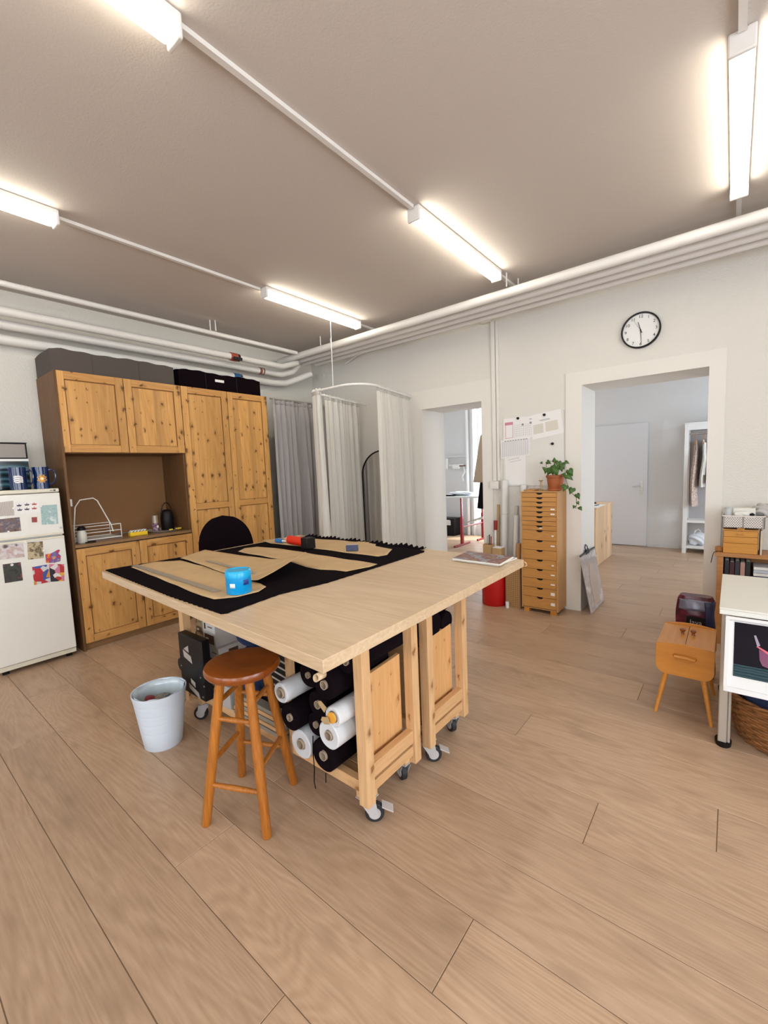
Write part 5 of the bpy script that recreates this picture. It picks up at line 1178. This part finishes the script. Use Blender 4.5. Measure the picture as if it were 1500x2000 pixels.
tag(MB().lathe([(0, 0), (.016, 0), (.018, .06), (0, .062)], (-1.70, 3.975, .0), 16).build('glue_stick', WHITEP), 'little white bottle on the floor before the wicker box', 'bottle')

# portfolio of transparent pattern pieces leaning in the wide doorway
t = thing('pattern_portfolio', 'clear folder of pattern pieces with a black clip leaning on the doorway jamb', 'folder', (-1.03, 4.48, 0))
A = [Vector((-.985, 4.185, .002)), Vector((-.985, 4.70, .002)), Vector((-1.072, 4.66, .545)), Vector((-1.072, 4.135, .545))]
nn = (A[1]-A[0]).cross(A[3]-A[0]).normalized()
if nn.x < 0: nn = -nn
MB().slab(A, nn, .006).build('sleeve', pattern('film_glare', [(.36, .31, .30), (.50, .44, .42), (.42, .36, .34), (.66, .62, .60)], 7, rough=.12), t)
def qa(u, v, e=.0075): return A[0].lerp(A[1], u).lerp(A[3].lerp(A[2], u), v)+nn*e
m_ = MB(); m_.slab([qa(.30, .08), qa(.72, .08), qa(.80, .5), qa(.66, .78), qa(.42, .78), qa(.28, .5)], nn, .001).build('pattern_piece', mat('beige_piece', (.47, .36, .30), .5), t)
MB().slab([qa(0, .985, .0), qa(1, .985, .0), qa(1, 1.01, .0), qa(0, 1.01, .0)], nn, .012).build('binding_bar', DARK, t)
MB().slab([qa(.34, .97, .007), qa(.58, .97, .007), qa(.55, 1.05, .007), qa(.37, 1.05, .007)], nn, .008).build('clip', BLACK, t, .002)
m_ = MB(); m_.tube([qa(.40, 1.03), qa(.38, 1.09, .006), qa(.46, 1.13, .006), qa(.54, 1.09, .006), qa(.52, 1.03)], .004, 8).build('clip_loop', BLACK, t)

# ---------------------------------------------------------------- sewing box on legs, bag
bx0, bx1, by0, by1 = -.303, -.044, 2.70, 3.09
t = thing('sewing_box', 'honey-coloured wooden sewing box on splayed legs with two knobbed lids', 'sewing box', (-.17, 2.9, 0))
def endpanel(y0, y1, nm='front_panel'):
    c = .05; P = [(bx0-.004, .395), (bx0+.004, .30)]
    P = [(bx0, .400), (bx0, .30)]+[(bx0+c-c*cos(a), .285-c*sin(a)*1.0) for a in [pi/2*k/6 for k in range(7)]]+[(bx1-c+c*sin(a), .285-c*cos(a)) for a in [pi/2*k/6 for k in range(7)]]+[(bx1, .30), (bx1, .400)]
    P += [(bx1-.259*k/8, .400+.014*sin(pi*k/8)) for k in range(1, 8)]
    MB().slab([(x, y0, z) for x, z in P], (0, 1, 0), y1-y0).build(nm, SEWW, t, .002)
endpanel(by0, by0+.010); endpanel(by1-.010, by1, 'rear_panel')
m_ = MB()
for x in (bx0+.004, bx1-.012): m_.box(x, x+.008, by0+.0105, by1-.0105, .262, .388)
m_.box(bx0+.03, bx1-.03, by0+.0105, by1-.0105, .240, .248); m_.build('body', SEWW, t, .002)
for i, (xa, xb_) in enumerate(((bx0+.003, -.1745), (-.1725, bx1-.003))):
    l = MB().box(xa, xb_, by0+.0105, by1-.0105, .389, .398).build('lid', SEWWY, t, .001); kx = -.1745-.024 if i == 0 else -.1725+.024
    MB().lathe([(.009, 0), (.007, .010), (.015, .020), (.014, .028), (0, .031)], (kx, 2.925, .398), 16).build('knob', STOOLW, l)
MB().tube([(-.215, 2.6995, .348), (-.214, 2.684, .348), (-.172, 2.680, .350), (-.129, 2.684, .345), (-.128, 2.6995, .345)], .0095, 10).build('handle', SEWW, t)
for tx, ty, fx_, fy_ in ((-.255, 2.755, -.300, 2.705), (-.092, 2.755, -.050, 2.700), (-.255, 3.035, -.300, 3.085), (-.092, 3.035, -.050, 3.085)):
    MB().cyl((fx_, fy_, 0), (tx, ty, .240), .0085, .0155, n=16).build('leg', SEWW, t)
t = thing('backpack', 'dark red and navy shiny bag standing behind the sewing box', 'bag', (-.17, 3.32, 0))
BAGR = pattern('bag_red', [(.10, .008, .018), (.045, .005, .015), (.13, .012, .025), (.03, .004, .012)], 9, rough=.25); BAGB = mat('bag_navy', (.012, .014, .06), .35)
def bagf(u, v):
    a = 2*pi*u; w_ = .108*(1-.10*v) if v < .94 else .108*(.906-((v-.94)/.06)**2*.12); d_ = .075*(1-.45*v)
    ca, sa = cos(a), sin(a); e = .6
    return Vector((-.165+w_*abs(ca)**e*(1 if ca > 0 else -1)+.004*sin(v*14+a*2), 3.33+.03*v+d_*abs(sa)**e*(1 if sa > 0 else -1)+.004*sin(a*5+v*9), .003+.515*v))
m_ = MB(); m_.grid(bagf, 40, 20); m_.add([bagf(i/40, 1) for i in range(40)], [tuple(range(40))]); m_.add([bagf(i/40, 0) for i in range(40)], [tuple(range(40))]); m_.build('body', BAGR, t)
m_ = MB(); m_.grid(lambda u, v: bagf(.80+.22*u, .05+.9*v)+Vector((.004, -.006, 0)), 10, 16).build('side_flap', BAGB, t, thick=.003, fix=False)
m_ = MB(); m_.grid(lambda u, v: bagf(.60+.30*u, .83+.13*v)+Vector((0, -.006, 0)), 10, 5).build('clear_pocket', mat('bag_sheen', (.16, .15, .22), .15), t, thick=.002, fix=False)
MB().box(-.205, -.105, 3.2585, 3.262, .33, .405).build('dark_patch', BLACK, t, .01)
m_ = MB()
text_mb(m_, 'Java', (-.155, 3.258, .368), (1, 0, 0), (0, 0, 1), .042, .0006); m_.build('lettering', mat('bag_print', (.45, .42, .42), .5), t)

# ---------------------------------------------------------------- white desk, framed picture, wicker basket
t = thing('white_desk', 'white-topped desk with square steel legs at the right edge', 'desk', (.5, 2.9, 0))
MB().box(-.030, 1.35, 2.505, 3.24, .667, .692).build('tabletop', mat('desk_white', (.74, .73, .68), .4), t, .002); 
MB().box(-.031, 1.351, 2.502, 3.242, .6925, .700).build('top_sheet', mat('desk_ivory', (.76, .745, .68), .35), t, .001)
for x, y in ((-.022, 2.535), (-.022, 3.15), (1.27, 2.535), (1.27, 3.15)):
    l = MB().box(x, x+.035, y, y+.07, .022, .6665).box(x+.035, x+.048, y+.008, y+.062, .022, .6665).build('leg', mat('leg_steel', (.50, .46, .41), .4, .5) if 'leg_steel' not in bpy.data.materials else bpy.data.materials['leg_steel'], t, .004)
    MB().lathe([(0, 0), (1, 0), (1.04, .008), (1.04, .021), (0, .0215)], (x+.022, y+.035, 0), 24, sx=.032, sy=.044).build('foot_cap', BLACK, l)
MB().box(.03, 1.26, 2.56, 2.58, .61, .666).build('apron', STEEL, t)
t = thing('framed_picture', 'white framed picture of pink glasses on black, propped before the desk', 'picture', (.3, 2.42, .33))
FT = Vector((.012, 2.497, .664)); FB = Vector((-.006, 2.385, .352)); RX = Vector((1, 0, 0)); U_ = (FT-FB); Lu = U_.length; U_ = Vector((0, U_.y, U_.z)).normalized(); Nn = RX.cross(U_); W_ = .62
def fp(u, v, e=0): return Vector((FB.x+.018*v/Lu*0+u, FB.y, FB.z))+U_*v+Nn*e
m_ = MB()
def bar(u0, u1, v0, v1, e0, e1, mb): mb.hexa([fp(u, v, e) for e in (e0, e1) for (u, v) in ((u0, v0), (u1, v0), (u1, v1), (u0, v1))])
bar(0, W_, 0, .022, 0, .018, m_); bar(0, W_, Lu-.014, Lu, 0, .018, m_); bar(0, .014, .022, Lu-.014, 0, .018, m_); bar(W_-.014, W_, .022, Lu-.014, 0, .018, m_)
m_.build('frame', mat('frame_white', (.70, .70, .70), .5), t, .001)
m_ = MB(); bar(.014, W_-.014, .022, Lu-.014, .002, .006, m_); m_.build('mat_board', mat('passepartout', (.72, .72, .72), .8), t)
m_ = MB(); bar(.032, W_-.032, .072, Lu-.022, .0065, .0075, m_); m_.build('picture_print', pattern('print_dark', [(.006, .004, .008), (.012, .008, .014)], 5, rough=.4, spec=.08), t)
m_ = MB(); bar(.032, W_-.032, .0725, .125, .0076, .0080, m_); m_.build('table_in_print', pattern('print_table', [(.015, .03, .04), (.04, .09, .10), (.02, .04, .05)], 14, 'wavez', rough=.4, spec=.1), t)
PK = mat('pink_glass', (.55, .09, .12), .3); MG = mat('magenta_glass', (.16, .02, .08), .3)
def pp(u, v, e=.0082): return fp(u, v, e)
MB().slab([pp(.118, .205), pp(.170, .180), pp(.167, .145), pp(.150, .132), pp(.130, .138), pp(.121, .16)], Nn, .0004).build('glasses_lens', MG, t)
MB().slab([pp(.108, .215), pp(.115, .218), pp(.172, .188), pp(.215, .20), pp(.215, .130), pp(.178, .115), pp(.176, .150), pp(.166, .178)], Nn, .0006).build('glasses_frame', PK, t)
MB().slab([pp(.100, .262), pp(.107, .264), pp(.122, .222), pp(.112, .216)], Nn, .0006).build('glasses_temple', mat('lilac', (.30, .26, .34), .4), t)
# support rail that the picture stands on
t2 = thing('side_table', 'low dark stand hidden behind the framed picture', 'stand', (.35, 2.45, 0))
bpy.data.objects.remove(t2)
MB().box(.10, .16, 2.40, 2.405, .355, .60).build('hanging_strap', DARK, t) if 0 else None
MB().tube([(.15, 2.46, .60), (.15, 2.53, .64), (.15, 2.55, .664)], .003, 6).tube([(.45, 2.46, .60), (.45, 2.53, .64), (.45, 2.55, .664)], .003, 6).build('hanging_cord', STEEL, t)
# wicker basket
BK = Vector((.287, 2.765, 0)); WICK = mat('wicker_willow', (.26, .105, .030), .55, var=.35, vscale=30)
t = thing('wicker_basket', 'brown round wicker basket under the white desk', 'basket', BK)
m_ = MB(); NR = 15
def Rb(z): return .225+.068*(z/.25)**.7
for k in range(NR):
    z = .010+.213*k/(NR-1); n = 96; R_ = Rb(z)
    m_.tube([BK+Vector(((R_+.005*sin(2*pi*i/n*24+pi*(k % 2)))*cos(2*pi*i/n), (R_+.005*sin(2*pi*i/n*24+pi*(k % 2)))*.95*sin(2*pi*i/n), z)) for i in range(n)], .0078, 6, closed=True)
m_.build('weave', WICK, t)
m_ = MB()
for i in range(48):
    a = 2*pi*i/48+.06; m_.tube([BK+Vector((Rb(z)*cos(a), Rb(z)*.95*sin(a), z)) for z in (.004, .08, .16, .228)], .0035, 6)
m_.build('stake', WICK, t)
m_ = MB()
for s_ in (0, 1, 2): m_.tube([BK+Vector(((Rb(.25)+.004+.009*cos(i*.35*1.0+s_*2.1))*cos(2*pi*i/140), (Rb(.25)+.004+.009*cos(i*.35+s_*2.1))*.95*sin(2*pi*i/140), .233+.009*sin(i*.35+s_*2.1))) for i in range(140)], .0075, 6, closed=True)
m_.build('braided_rim', WICK, t)
MB().lathe([(0, .002), (.215, .002), (.215, .012), (0, .012)], BK, 32, sy=.95).build('bottom', WICK, t)
lump('blue_cloth', BK+Vector((0, 0, .225)), (.222, .205, .10), NAVY, 'dark blue cloth heaped in the wicker basket', 'cloth', 9)

# ---------------------------------------------------------------- wooden shelf with boxes behind the desk
SHW = wood('shelf_wood', (.50, .235, .085), (.35, .15, .05), 'X', 1, rough=.4)
t = thing('low_bookcase', 'low brown wooden bookcase behind the white desk', 'bookcase', (.3, 4.05, 0))
m_ = MB(); m_.box(-.088, 1.0, 3.985, 4.235, .668, .697).box(-.066, .988, 4.0, 4.23, .50, .518).box(-.066, .988, 4.0, 4.23, .05, .07); m_.each('shelf_board', SHW, t, bevel=.002)
m_ = MB(); m_.box(-.074, -.036, 3.995, 4.23, 0, .667).box(.95, .988, 3.995, 4.23, 0, .667).box(-.035, .95, 4.222, 4.23, .07, .667); m_.each('side_panel', SHW, t, bevel=.002)
bk_cols = [(.02, .02, .025), (.06, .015, .02), (.03, .03, .04), (.45, .25, .22), (.02, .02, .02)]
for i, c in enumerate(bk_cols):
    x = -.028+i*.030
    tb = thing('book', ['black book at the left end of the bookcase shelf', 'dark red book second on the bookcase shelf', 'dark grey book third on the bookcase shelf', 'pale pink book on the bookcase shelf', 'black book right of the pale pink one'][i], 'book', (x, 4.1, .5185), 0, 'books in the low bookcase')
    MB().box(x, x+.026, 4.02, 4.17, .5185, .640-.012*(i % 2)).build('cover', mat('book_%d' % i, c, .6), tb, .001); MB().box(x+.003, x+.023, 4.022, 4.168, .6285 if i % 2 else .6405, .6295 if i % 2 else .6415).build('pages', PAPERB, tb)
tb = thing('paper_stack', 'stack of white-blue folders lying in the bookcase', 'folders', (.3, 4.1, .5185))
for i in range(4): MB().box(.135, .40, 4.005+.003*i, 4.2, .5187+i*.022, .5387+i*.022).build('folder', [mat('fold_navy', (.03, .035, .08), .5), PAPER, mat('fold_blue', (.55, .58, .68), .5), PAPER][i], tb, .002)
t = thing('wooden_sewing_chest', 'small tiered wooden sewing chest standing on the bookcase', 'sewing chest', (.06, 4.06, .6975))
SC_ = wood('chest_wood', (.62, .29, .055), (.50, .21, .035), 'X', 1.2, rough=.4); X0, X1, YA, YBk = -.040, .152, 3.99, 4.14
MB().box(X0, X1, YA, YBk, .6985, .772).build('bottom_tray', SC_, t, .002); MB().box(X0+.001, X1-.001, YA+.002, YBk, .7735, .818).build('middle_tray', SC_, t, .002); MB().box(X0+.001, X1-.001, YA+.002, YBk, .8195, .862).build('top_tray', SC_, t, .002)
MB().box(X0-.004, X1+.004, YA-.003, YBk+.002, .8635, .873).build('lid', BEECH, t, .002)
MB().box(.035, .072, YA-.010, YA-.0035, .835, .843).build('handle', BEECH, t, .002); MB().box(.035, .078, YA+.0, YA+.03, .8735, .884).build('lid_grip', SC_, t, .002)
m_ = MB()
for x in (X0-.004, X1+.0005): m_.box(x, x+.003, YA+.02, YA+.032, .73, .85).box(x, x+.003, YA+.10, YA+.112, .73, .85)
m_.each('hinge_arm', BEECH, t)
PBM = mat('basket_plastic', (.74, .68, .63), .4)
t = thing('plastic_basket', 'white slotted plastic basket full of odds and ends on the sewing chest', 'basket', (.07, 4.06, .885))
def pbk(x0, x1, y0, y1, z0, z1):
    mb = MB(); e = .003
    rows = 9; cols = 17; h = (z1-z0)/rows
    for r_ in range(rows+1): mb.box(x0, x1, y0, y0+e, z0+r_*(z1-z0-.006)/rows, z0+r_*(z1-z0-.006)/rows+.0048)
    cw = (x1-x0)/cols
    for r_ in range(rows):
        for c in range(cols):
            xx = x0+(c+(.5 if r_ % 2 else 0))*cw; 
            if xx+.006 < x1: mb.box(xx, xx+.006, y0+.0002, y0+e-.0002, z0+r_*(z1-z0)/rows, z0+(r_+1)*(z1-z0)/rows)
    mb.box(x0, x0+.014, y0, y0+e, z0, z1).box(x1-.014, x1, y0, y0+e, z0, z1).box((x0+x1)/2-.006, (x0+x1)/2+.006, y0, y0+e, z0, z1)
    mb.box(x0, x0+e, y0, y1, z0, z1).box(x1-e, x1, y0, y1, z0, z1).box(x0, x1, y1-e, y1, z0, z1).box(x0, x1, y0, y1, z0, z0+e).box(x0-.003, x1+.003, y0-.003, y0+e+.001, z1-.007, z1)
    return mb
pbk(-.050, .185, 3.985, 4.165, .885, .975).build('body', PBM, t)
tag(MB().box(-.044, .18, 3.995, 4.155, .889, .955).build('basket_filling', DARK), 'dark contents filling the slotted plastic basket', 'odds and ends', kind='stuff')
t = thing('plastic_tub', 'clear plastic tub standing at the left in the slotted basket', 'tub', (-.02, 4.05, .956)); MB().lathe([(0, 0), (.020, 0), (.022, .065), (.025, .067), (.025, .072), (0, .072)], (-.018, 4.04, .9565), 20).build('body', mat('tub_clear', (.55, .58, .58), .2), t)
t = thing('small_carton', 'flat white carton lying in the slotted basket', 'box', (.07, 4.08, .956)); MB().box(.010, .135, 4.05, 4.12, .9565, 1.022).build('body', PAPERB, t, .002)
lump('tangled_strap', (.06, 4.015, .985), (.045, .014, .018), PAPERB, 'white strap tangled at the front of the slotted basket', 'strap', 31); lump('black_bobbin', (.115, 4.012, .98), (.014, .012, .012), BLACK, 'black bobbin at the front of the slotted basket', 'bobbin', 32)
lump('clear_bag', (.185, 4.11, 1.0), (.06, .04, .05), mat('film_bag', (.50, .47, .45), .25), 'crumpled clear plastic bag at the right end of the basket', 'plastic bag', 33)
tag(MB().box(.165, .175, 3.995, 4.18, .6978, .87).build('beige_folder', mat('beige_folder', (.62, .50, .36), .7)), 'upright beige folder at the right of the sewing chest', 'folder')
tag(MB().lathe([(.022, 0), (.028, .004), (.028, .03), (.022, .034), (.014, .03), (.014, .004), (.022, 0)], (-.062, 4.06, .6975), 20).build('tape_roll', SHW), 'small brown tape roll on the left end of the bookcase', 'tape roll')
tag(MB().tube([(-.075, 3.99, .702), (-.092, 3.975, .700), (-.100, 3.97, .67), (-.108, 3.968, .62)], .0025, 6).build('cable_end', BLACK), 'thin black cable hanging off the left end of the bookcase', 'cable')
tag(MB().cyl((-.075, YD-.0005, 1.03), (-.075, YD-.006, 1.03), .006, n=12).build('wall_hook', BLACK), 'tiny black screw in the wall above the bookcase', 'screw')

# ---------------------------------------------------------------- back room
CAB = wood('pine_cabinet_pale', (.78, .55, .34), (.66, .42, .24), 'Z', 1, knots=3.5, knotcol=(.22, .09, .03), rough=.5, boards=.10, boardaxis='Y')
t = thing('pale_pine_cabinet', 'low pale knotty pine cabinet with a white sheet on top, in the back room', 'cabinet', (-1.7, 6.6, 0))
MB().box(-2.05, -1.385, 6.12, 7.11, .0, .775).build('body', CAB, t, .003); MB().box(-2.06, -1.378, 6.11, 7.12, .776, .80).build('top', CAB, t, .003)
tag(MB().slab([(-1.70, 6.14, .8005), (-1.37, 6.12, .8005), (-1.37, 6.60, .8005), (-1.68, 6.60, .8005)], (0, 0, 1), .004).build('white_sheet', PAPER), 'white sheet of paper on the pale pine cabinet', 'paper')
tag(MB().tube([(-1.50, 6.2, .812), (-1.42, 6.45, .812)], .005, 6).build('pen', BLACK), 'black pen lying on the white sheet', 'pen')
tag(MB().box(-1.62, -1.52, 6.68, 6.74, .8005, .825).build('black_device', BLACK, None, .003), 'small black gadget at the far side of the pine cabinet top', 'gadget')
t = thing('wardrobe_rack', 'white open wardrobe with two lower shelves in the back room', 'clothes rack', (-.15, 7.85, 0))
for x in (-.56, .26):
    for y in (7.68, 7.97): MB().box(x, x+.05, y, y+.05, 0, 1.885).build('post', WHITE, t, .003)
MB().box(-.56, .31, 7.68, 8.02, 1.8855, 1.905).build('top_panel', WHITE, t, .002); MB().box(-.51, .26, 7.685, 7.70, 1.80, 1.885).build('top_rail', WHITE, t)
for z in (.455, .075): MB().box(-.5095, .2595, 7.69, 8.01, z, z+.035).build('shelf', WHITE, t, .002)
MB().box(-.51, .26, 8.0, 8.018, .49, 1.80).build('back_panel', mat('rack_back', (.45, .42, .42), .8), t)
MB().cyl((-.51, 7.84, 1.75), (.26, 7.84, 1.75), .012, n=12).build('rod', STEEL, t)
FLOR = pattern('floral_dress', [(.55, .42, .34), (.36, .24, .20), (.66, .56, .48), (.28, .18, .16), (.62, .50, .42)], 28, rough=.9)
def garment(name, x, y, z1, z0, w_, d_, m, label, cat, seed, sleeves=False):
    t = thing(name, label, cat, (x, y, z1), 0, 'clothes on the white rack'); r = random.Random(seed); p = r.uniform(0, 6)
    def g(u, v):
        a = 2*pi*u; s = (1-v); ww = w_*(.35+.65*min(1, s*5))*(1+.25*s); dd = d_*(.5+.5*min(1, s*4))*(1+.2*s); q = 1+.13*sin(a*5+p+s*4)*s+.05*sin(a*9+s*7)
        if .12 < s < .42: ww *= .88
        return Vector((x+ww*cos(a)*q+.01*sin(s*6+p), y+dd*sin(a)*q, z0+(z1-z0)*v))
    m_ = MB(); m_.grid(g, 48, 26); m_.add([g(i/48, 1) for i in range(48)], [tuple(range(48))]); m_.build('cloth', m, t)
    if sleeves:
        for sg in (-1, 1): MB().tube([(x+.01, y+sg*d_*.6, z1-.05), (x+.02, y+sg*d_*1.05, z1-.25), (x+.015, y+sg*d_*1.0, z1-.5)], [.02, .02, .018], 12).build('sleeve', m, t)
    h = MB(); h.tube([(x, y, z1+.005), (x, y, z1+.06), (x+.0, y-.02, z1+.085), (x, y, z1+.105), (x, y+.015, z1+.09)], .003, 6); h.tube([(x, y-.16, z1-.06), (x, y, z1+.008), (x, y+.16, z1-.06)], .007, 8); h.build('hanger', SEWW, t)
garment('dress', -.435, 7.84, 1.655, .70, .036, .20, FLOR, 'long beige floral dress on the wardrobe rod, nearest its left post', 'dress', 1)
garment('blouse', -.335, 7.84, 1.655, .98, .026, .19, PAPERB, 'cream blouse next to the floral dress', 'blouse', 2, True)
garment('cardigan', -.245, 7.84, 1.655, 1.02, .028, .19, mat('taupe_knit', (.42, .34, .31), .9), 'taupe cardigan right of the cream blouse', 'cardigan', 3)
lump('white_bag', (-.38, 7.84, .193), (.115, .12, .095), mat('white_bag_fabric', (.74, .77, .82), .7), 'white fabric bag on the lower rack shelf', 'bag', 12)
tb = [o for o in COL.objects if o.name == 'white_bag'][0]
MB().tube([(-.05, 0, .04), (-.03, -.01, .13), (.01, -.01, .155), (.03, 0, .13), (.03, 0, .05)], .009, 8).build('bag_handle', PAPER, tb, world=False)
# red-legged desk
t = thing('red_leg_desk', 'desk with red steel T-legs in the bright back room', 'desk', (-3.8, 7.2, 0))
MB().box(-4.25, -3.30, 6.72, 7.75, .865, .895).build('tabletop', WHITEP, t, .004)
for (x, y, dy) in ((-3.76, 6.845, .28), (-3.73, 7.62, .24)):
    MB().box(x-.018, x+.018, y-dy, y+dy, .004, .034).build('foot', REDM, t, .004); MB().box(x-.022, x+.022, y-.03, y+.03, .035, .52).box(x-.014, x+.014, y-.02, y+.02, .52, .864).build('post', REDM, t, .003)
MB().cyl((-3.75, 6.87, .33), (-3.73, 7.6, .33), .015, n=10).build('cross_bar', REDM, t)
MB().hexa([(-3.70, 6.86, .40), (-3.35, 6.86, .52), (-3.35, 7.58, .52), (-3.70, 7.58, .40), (-3.70, 6.86, .42), (-3.35, 6.86, .54), (-3.35, 7.58, .54), (-3.70, 7.58, .42)]).build('tilted_tray', mat('tray_grey', (.55, .55, .55), .5), t)
lump('folded_cloth', (-3.85, 7.0, .931), (.24, .14, .036), mat('white_linen', (.78, .82, .85), .8), 'white cloth heaped on the red-legged desk', 'cloth', 14)
tag(MB().box(-4.10, -3.86, 6.74, 6.85, .8955, .915, rz=.2).build('black_cloth', BLACKF, None, .006), 'folded black cloth at the front of the red-legged desk', 'cloth')
t = thing('wooden_chair', 'chair with a pale metal frame seen at the left of the narrow doorway', 'chair', (-4.25, 6.45, 0))
for x, y, x2, y2 in ((-4.36, 6.10, -4.42, 6.15), (-4.02, 6.22, -4.10, 6.25), (-4.42, 6.52, -4.46, 6.50), (-4.05, 6.62, -4.12, 6.58)): MB().cyl((x, y, 0), (x2, y2, .45), .012, n=10).build('leg', WHITEP, t)
MB().box(-4.47, -4.08, 6.14, 6.60, .451, .475).build('seat', WHITEP, t, .008); MB().box(-4.47, -4.45, 6.16, 6.58, .62, .90).box(-4.465, -4.45, 6.18, 6.20, .475, .62).box(-4.465, -4.45, 6.54, 6.56, .475, .62).build('backrest', WHITEP, t, .006)
t = thing('black_crate', 'black box with white papers standing on the floor by the far wall', 'box', (-4.6, 7.9, 0)); MB().box(-4.86, -4.42, 7.72, 8.0, 0, .36).build('body', BLACK, t, .004); MB().box(-4.72, -4.52, 7.7185, 7.7195, .25, .33).box(-4.60, -4.50, 7.7175, 7.7185, .22, .32).build('paper_label', PAPER, t)
t = thing('radiator_pipe', 'white vertical pipe beside the back-room window', 'pipe', (-4.2, 7.97, 0)); MB().cyl((-4.22, 7.97, 0), (-4.22, 7.97, H-.001), .032, n=16).cyl((-4.10, 7.99, 0), (-4.10, 7.99, H-.001), .016, n=12).build('pipe_run', WHITE, t)
t = thing('gas_meter_pipework', 'white wall pipework with taps left of the vertical pipe', 'pipework', (-4.6, 7.98, 1.45))
MB().tube([(-5.1, 7.97, 1.44), (-4.85, 7.97, 1.47), (-4.6, 7.97, 1.45), (-4.30, 7.97, 1.45)], .018, 10).cyl((-4.68, 7.93, 1.38), (-4.68, 7.93, 1.60), .035, n=14).cyl((-4.52, 7.93, 1.42), (-4.38, 7.93, 1.42), .05, n=14).tube([(-4.30, 7.95, 1.42), (-4.27, 7.95, 1.30), (-4.33, 7.95, 1.22), (-4.31, 7.95, 1.12)], .016, 8).build('taps', WHITE, t)
MB().box(-5.15, -4.28, 8.0, 8.049, 1.62, 1.635).build('ledge', WHITE, t); MB().cyl((-4.36, 7.90, 1.43), (-4.22, 7.90, 1.43), .014, n=10).build('lever', BROWN, t)
# tailor's dummy with a coat, mostly behind the jamb
t = thing('dress_form', 'dress form on a stand wearing a beige coat over black, behind the narrow doorway', 'dress form', (-2.78, 6.0, 0))
MB().cyl((-2.78, 6.0, .03), (-2.78, 6.0, .80), .02, n=12).cyl((-2.78, 6.0, 0), (-2.78, 6.0, .03), .16, n=28).build('stand', BLACK, t)
def coat(r0, r1, z0, z1):
    def g(u, v): a = 2*pi*u; r_ = (r0+(r1-r0)*v)*(1+.06*sin(a*6)*(1-v)); return Vector((-2.78+r_*cos(a)*1.1, 6.0+r_*sin(a)*.8, z0+(z1-z0)*v))
    return g
m_ = MB(); m_.grid(coat(.20, .14, .775, 1.35), 48, 12); m_.build('black_skirt', BLACKF, t, thick=.002)
def cg(u, v):
    a = 2*pi*u; r_ = .255*(1-v)**.8*.55+.115 if v < .9 else .12*(1-(v-.9)*6)+.0; r_ *= (1+.04*sin(a*7)*(1-v)); return Vector((-2.78+r_*cos(a)*1.1, 6.0+r_*sin(a)*.8, 1.17+.80*v))
m_ = MB(); m_.grid(cg, 48, 20); m_.build('beige_coat', mat('camel_wool', (.42, .32, .22), .9), t, thick=.002)
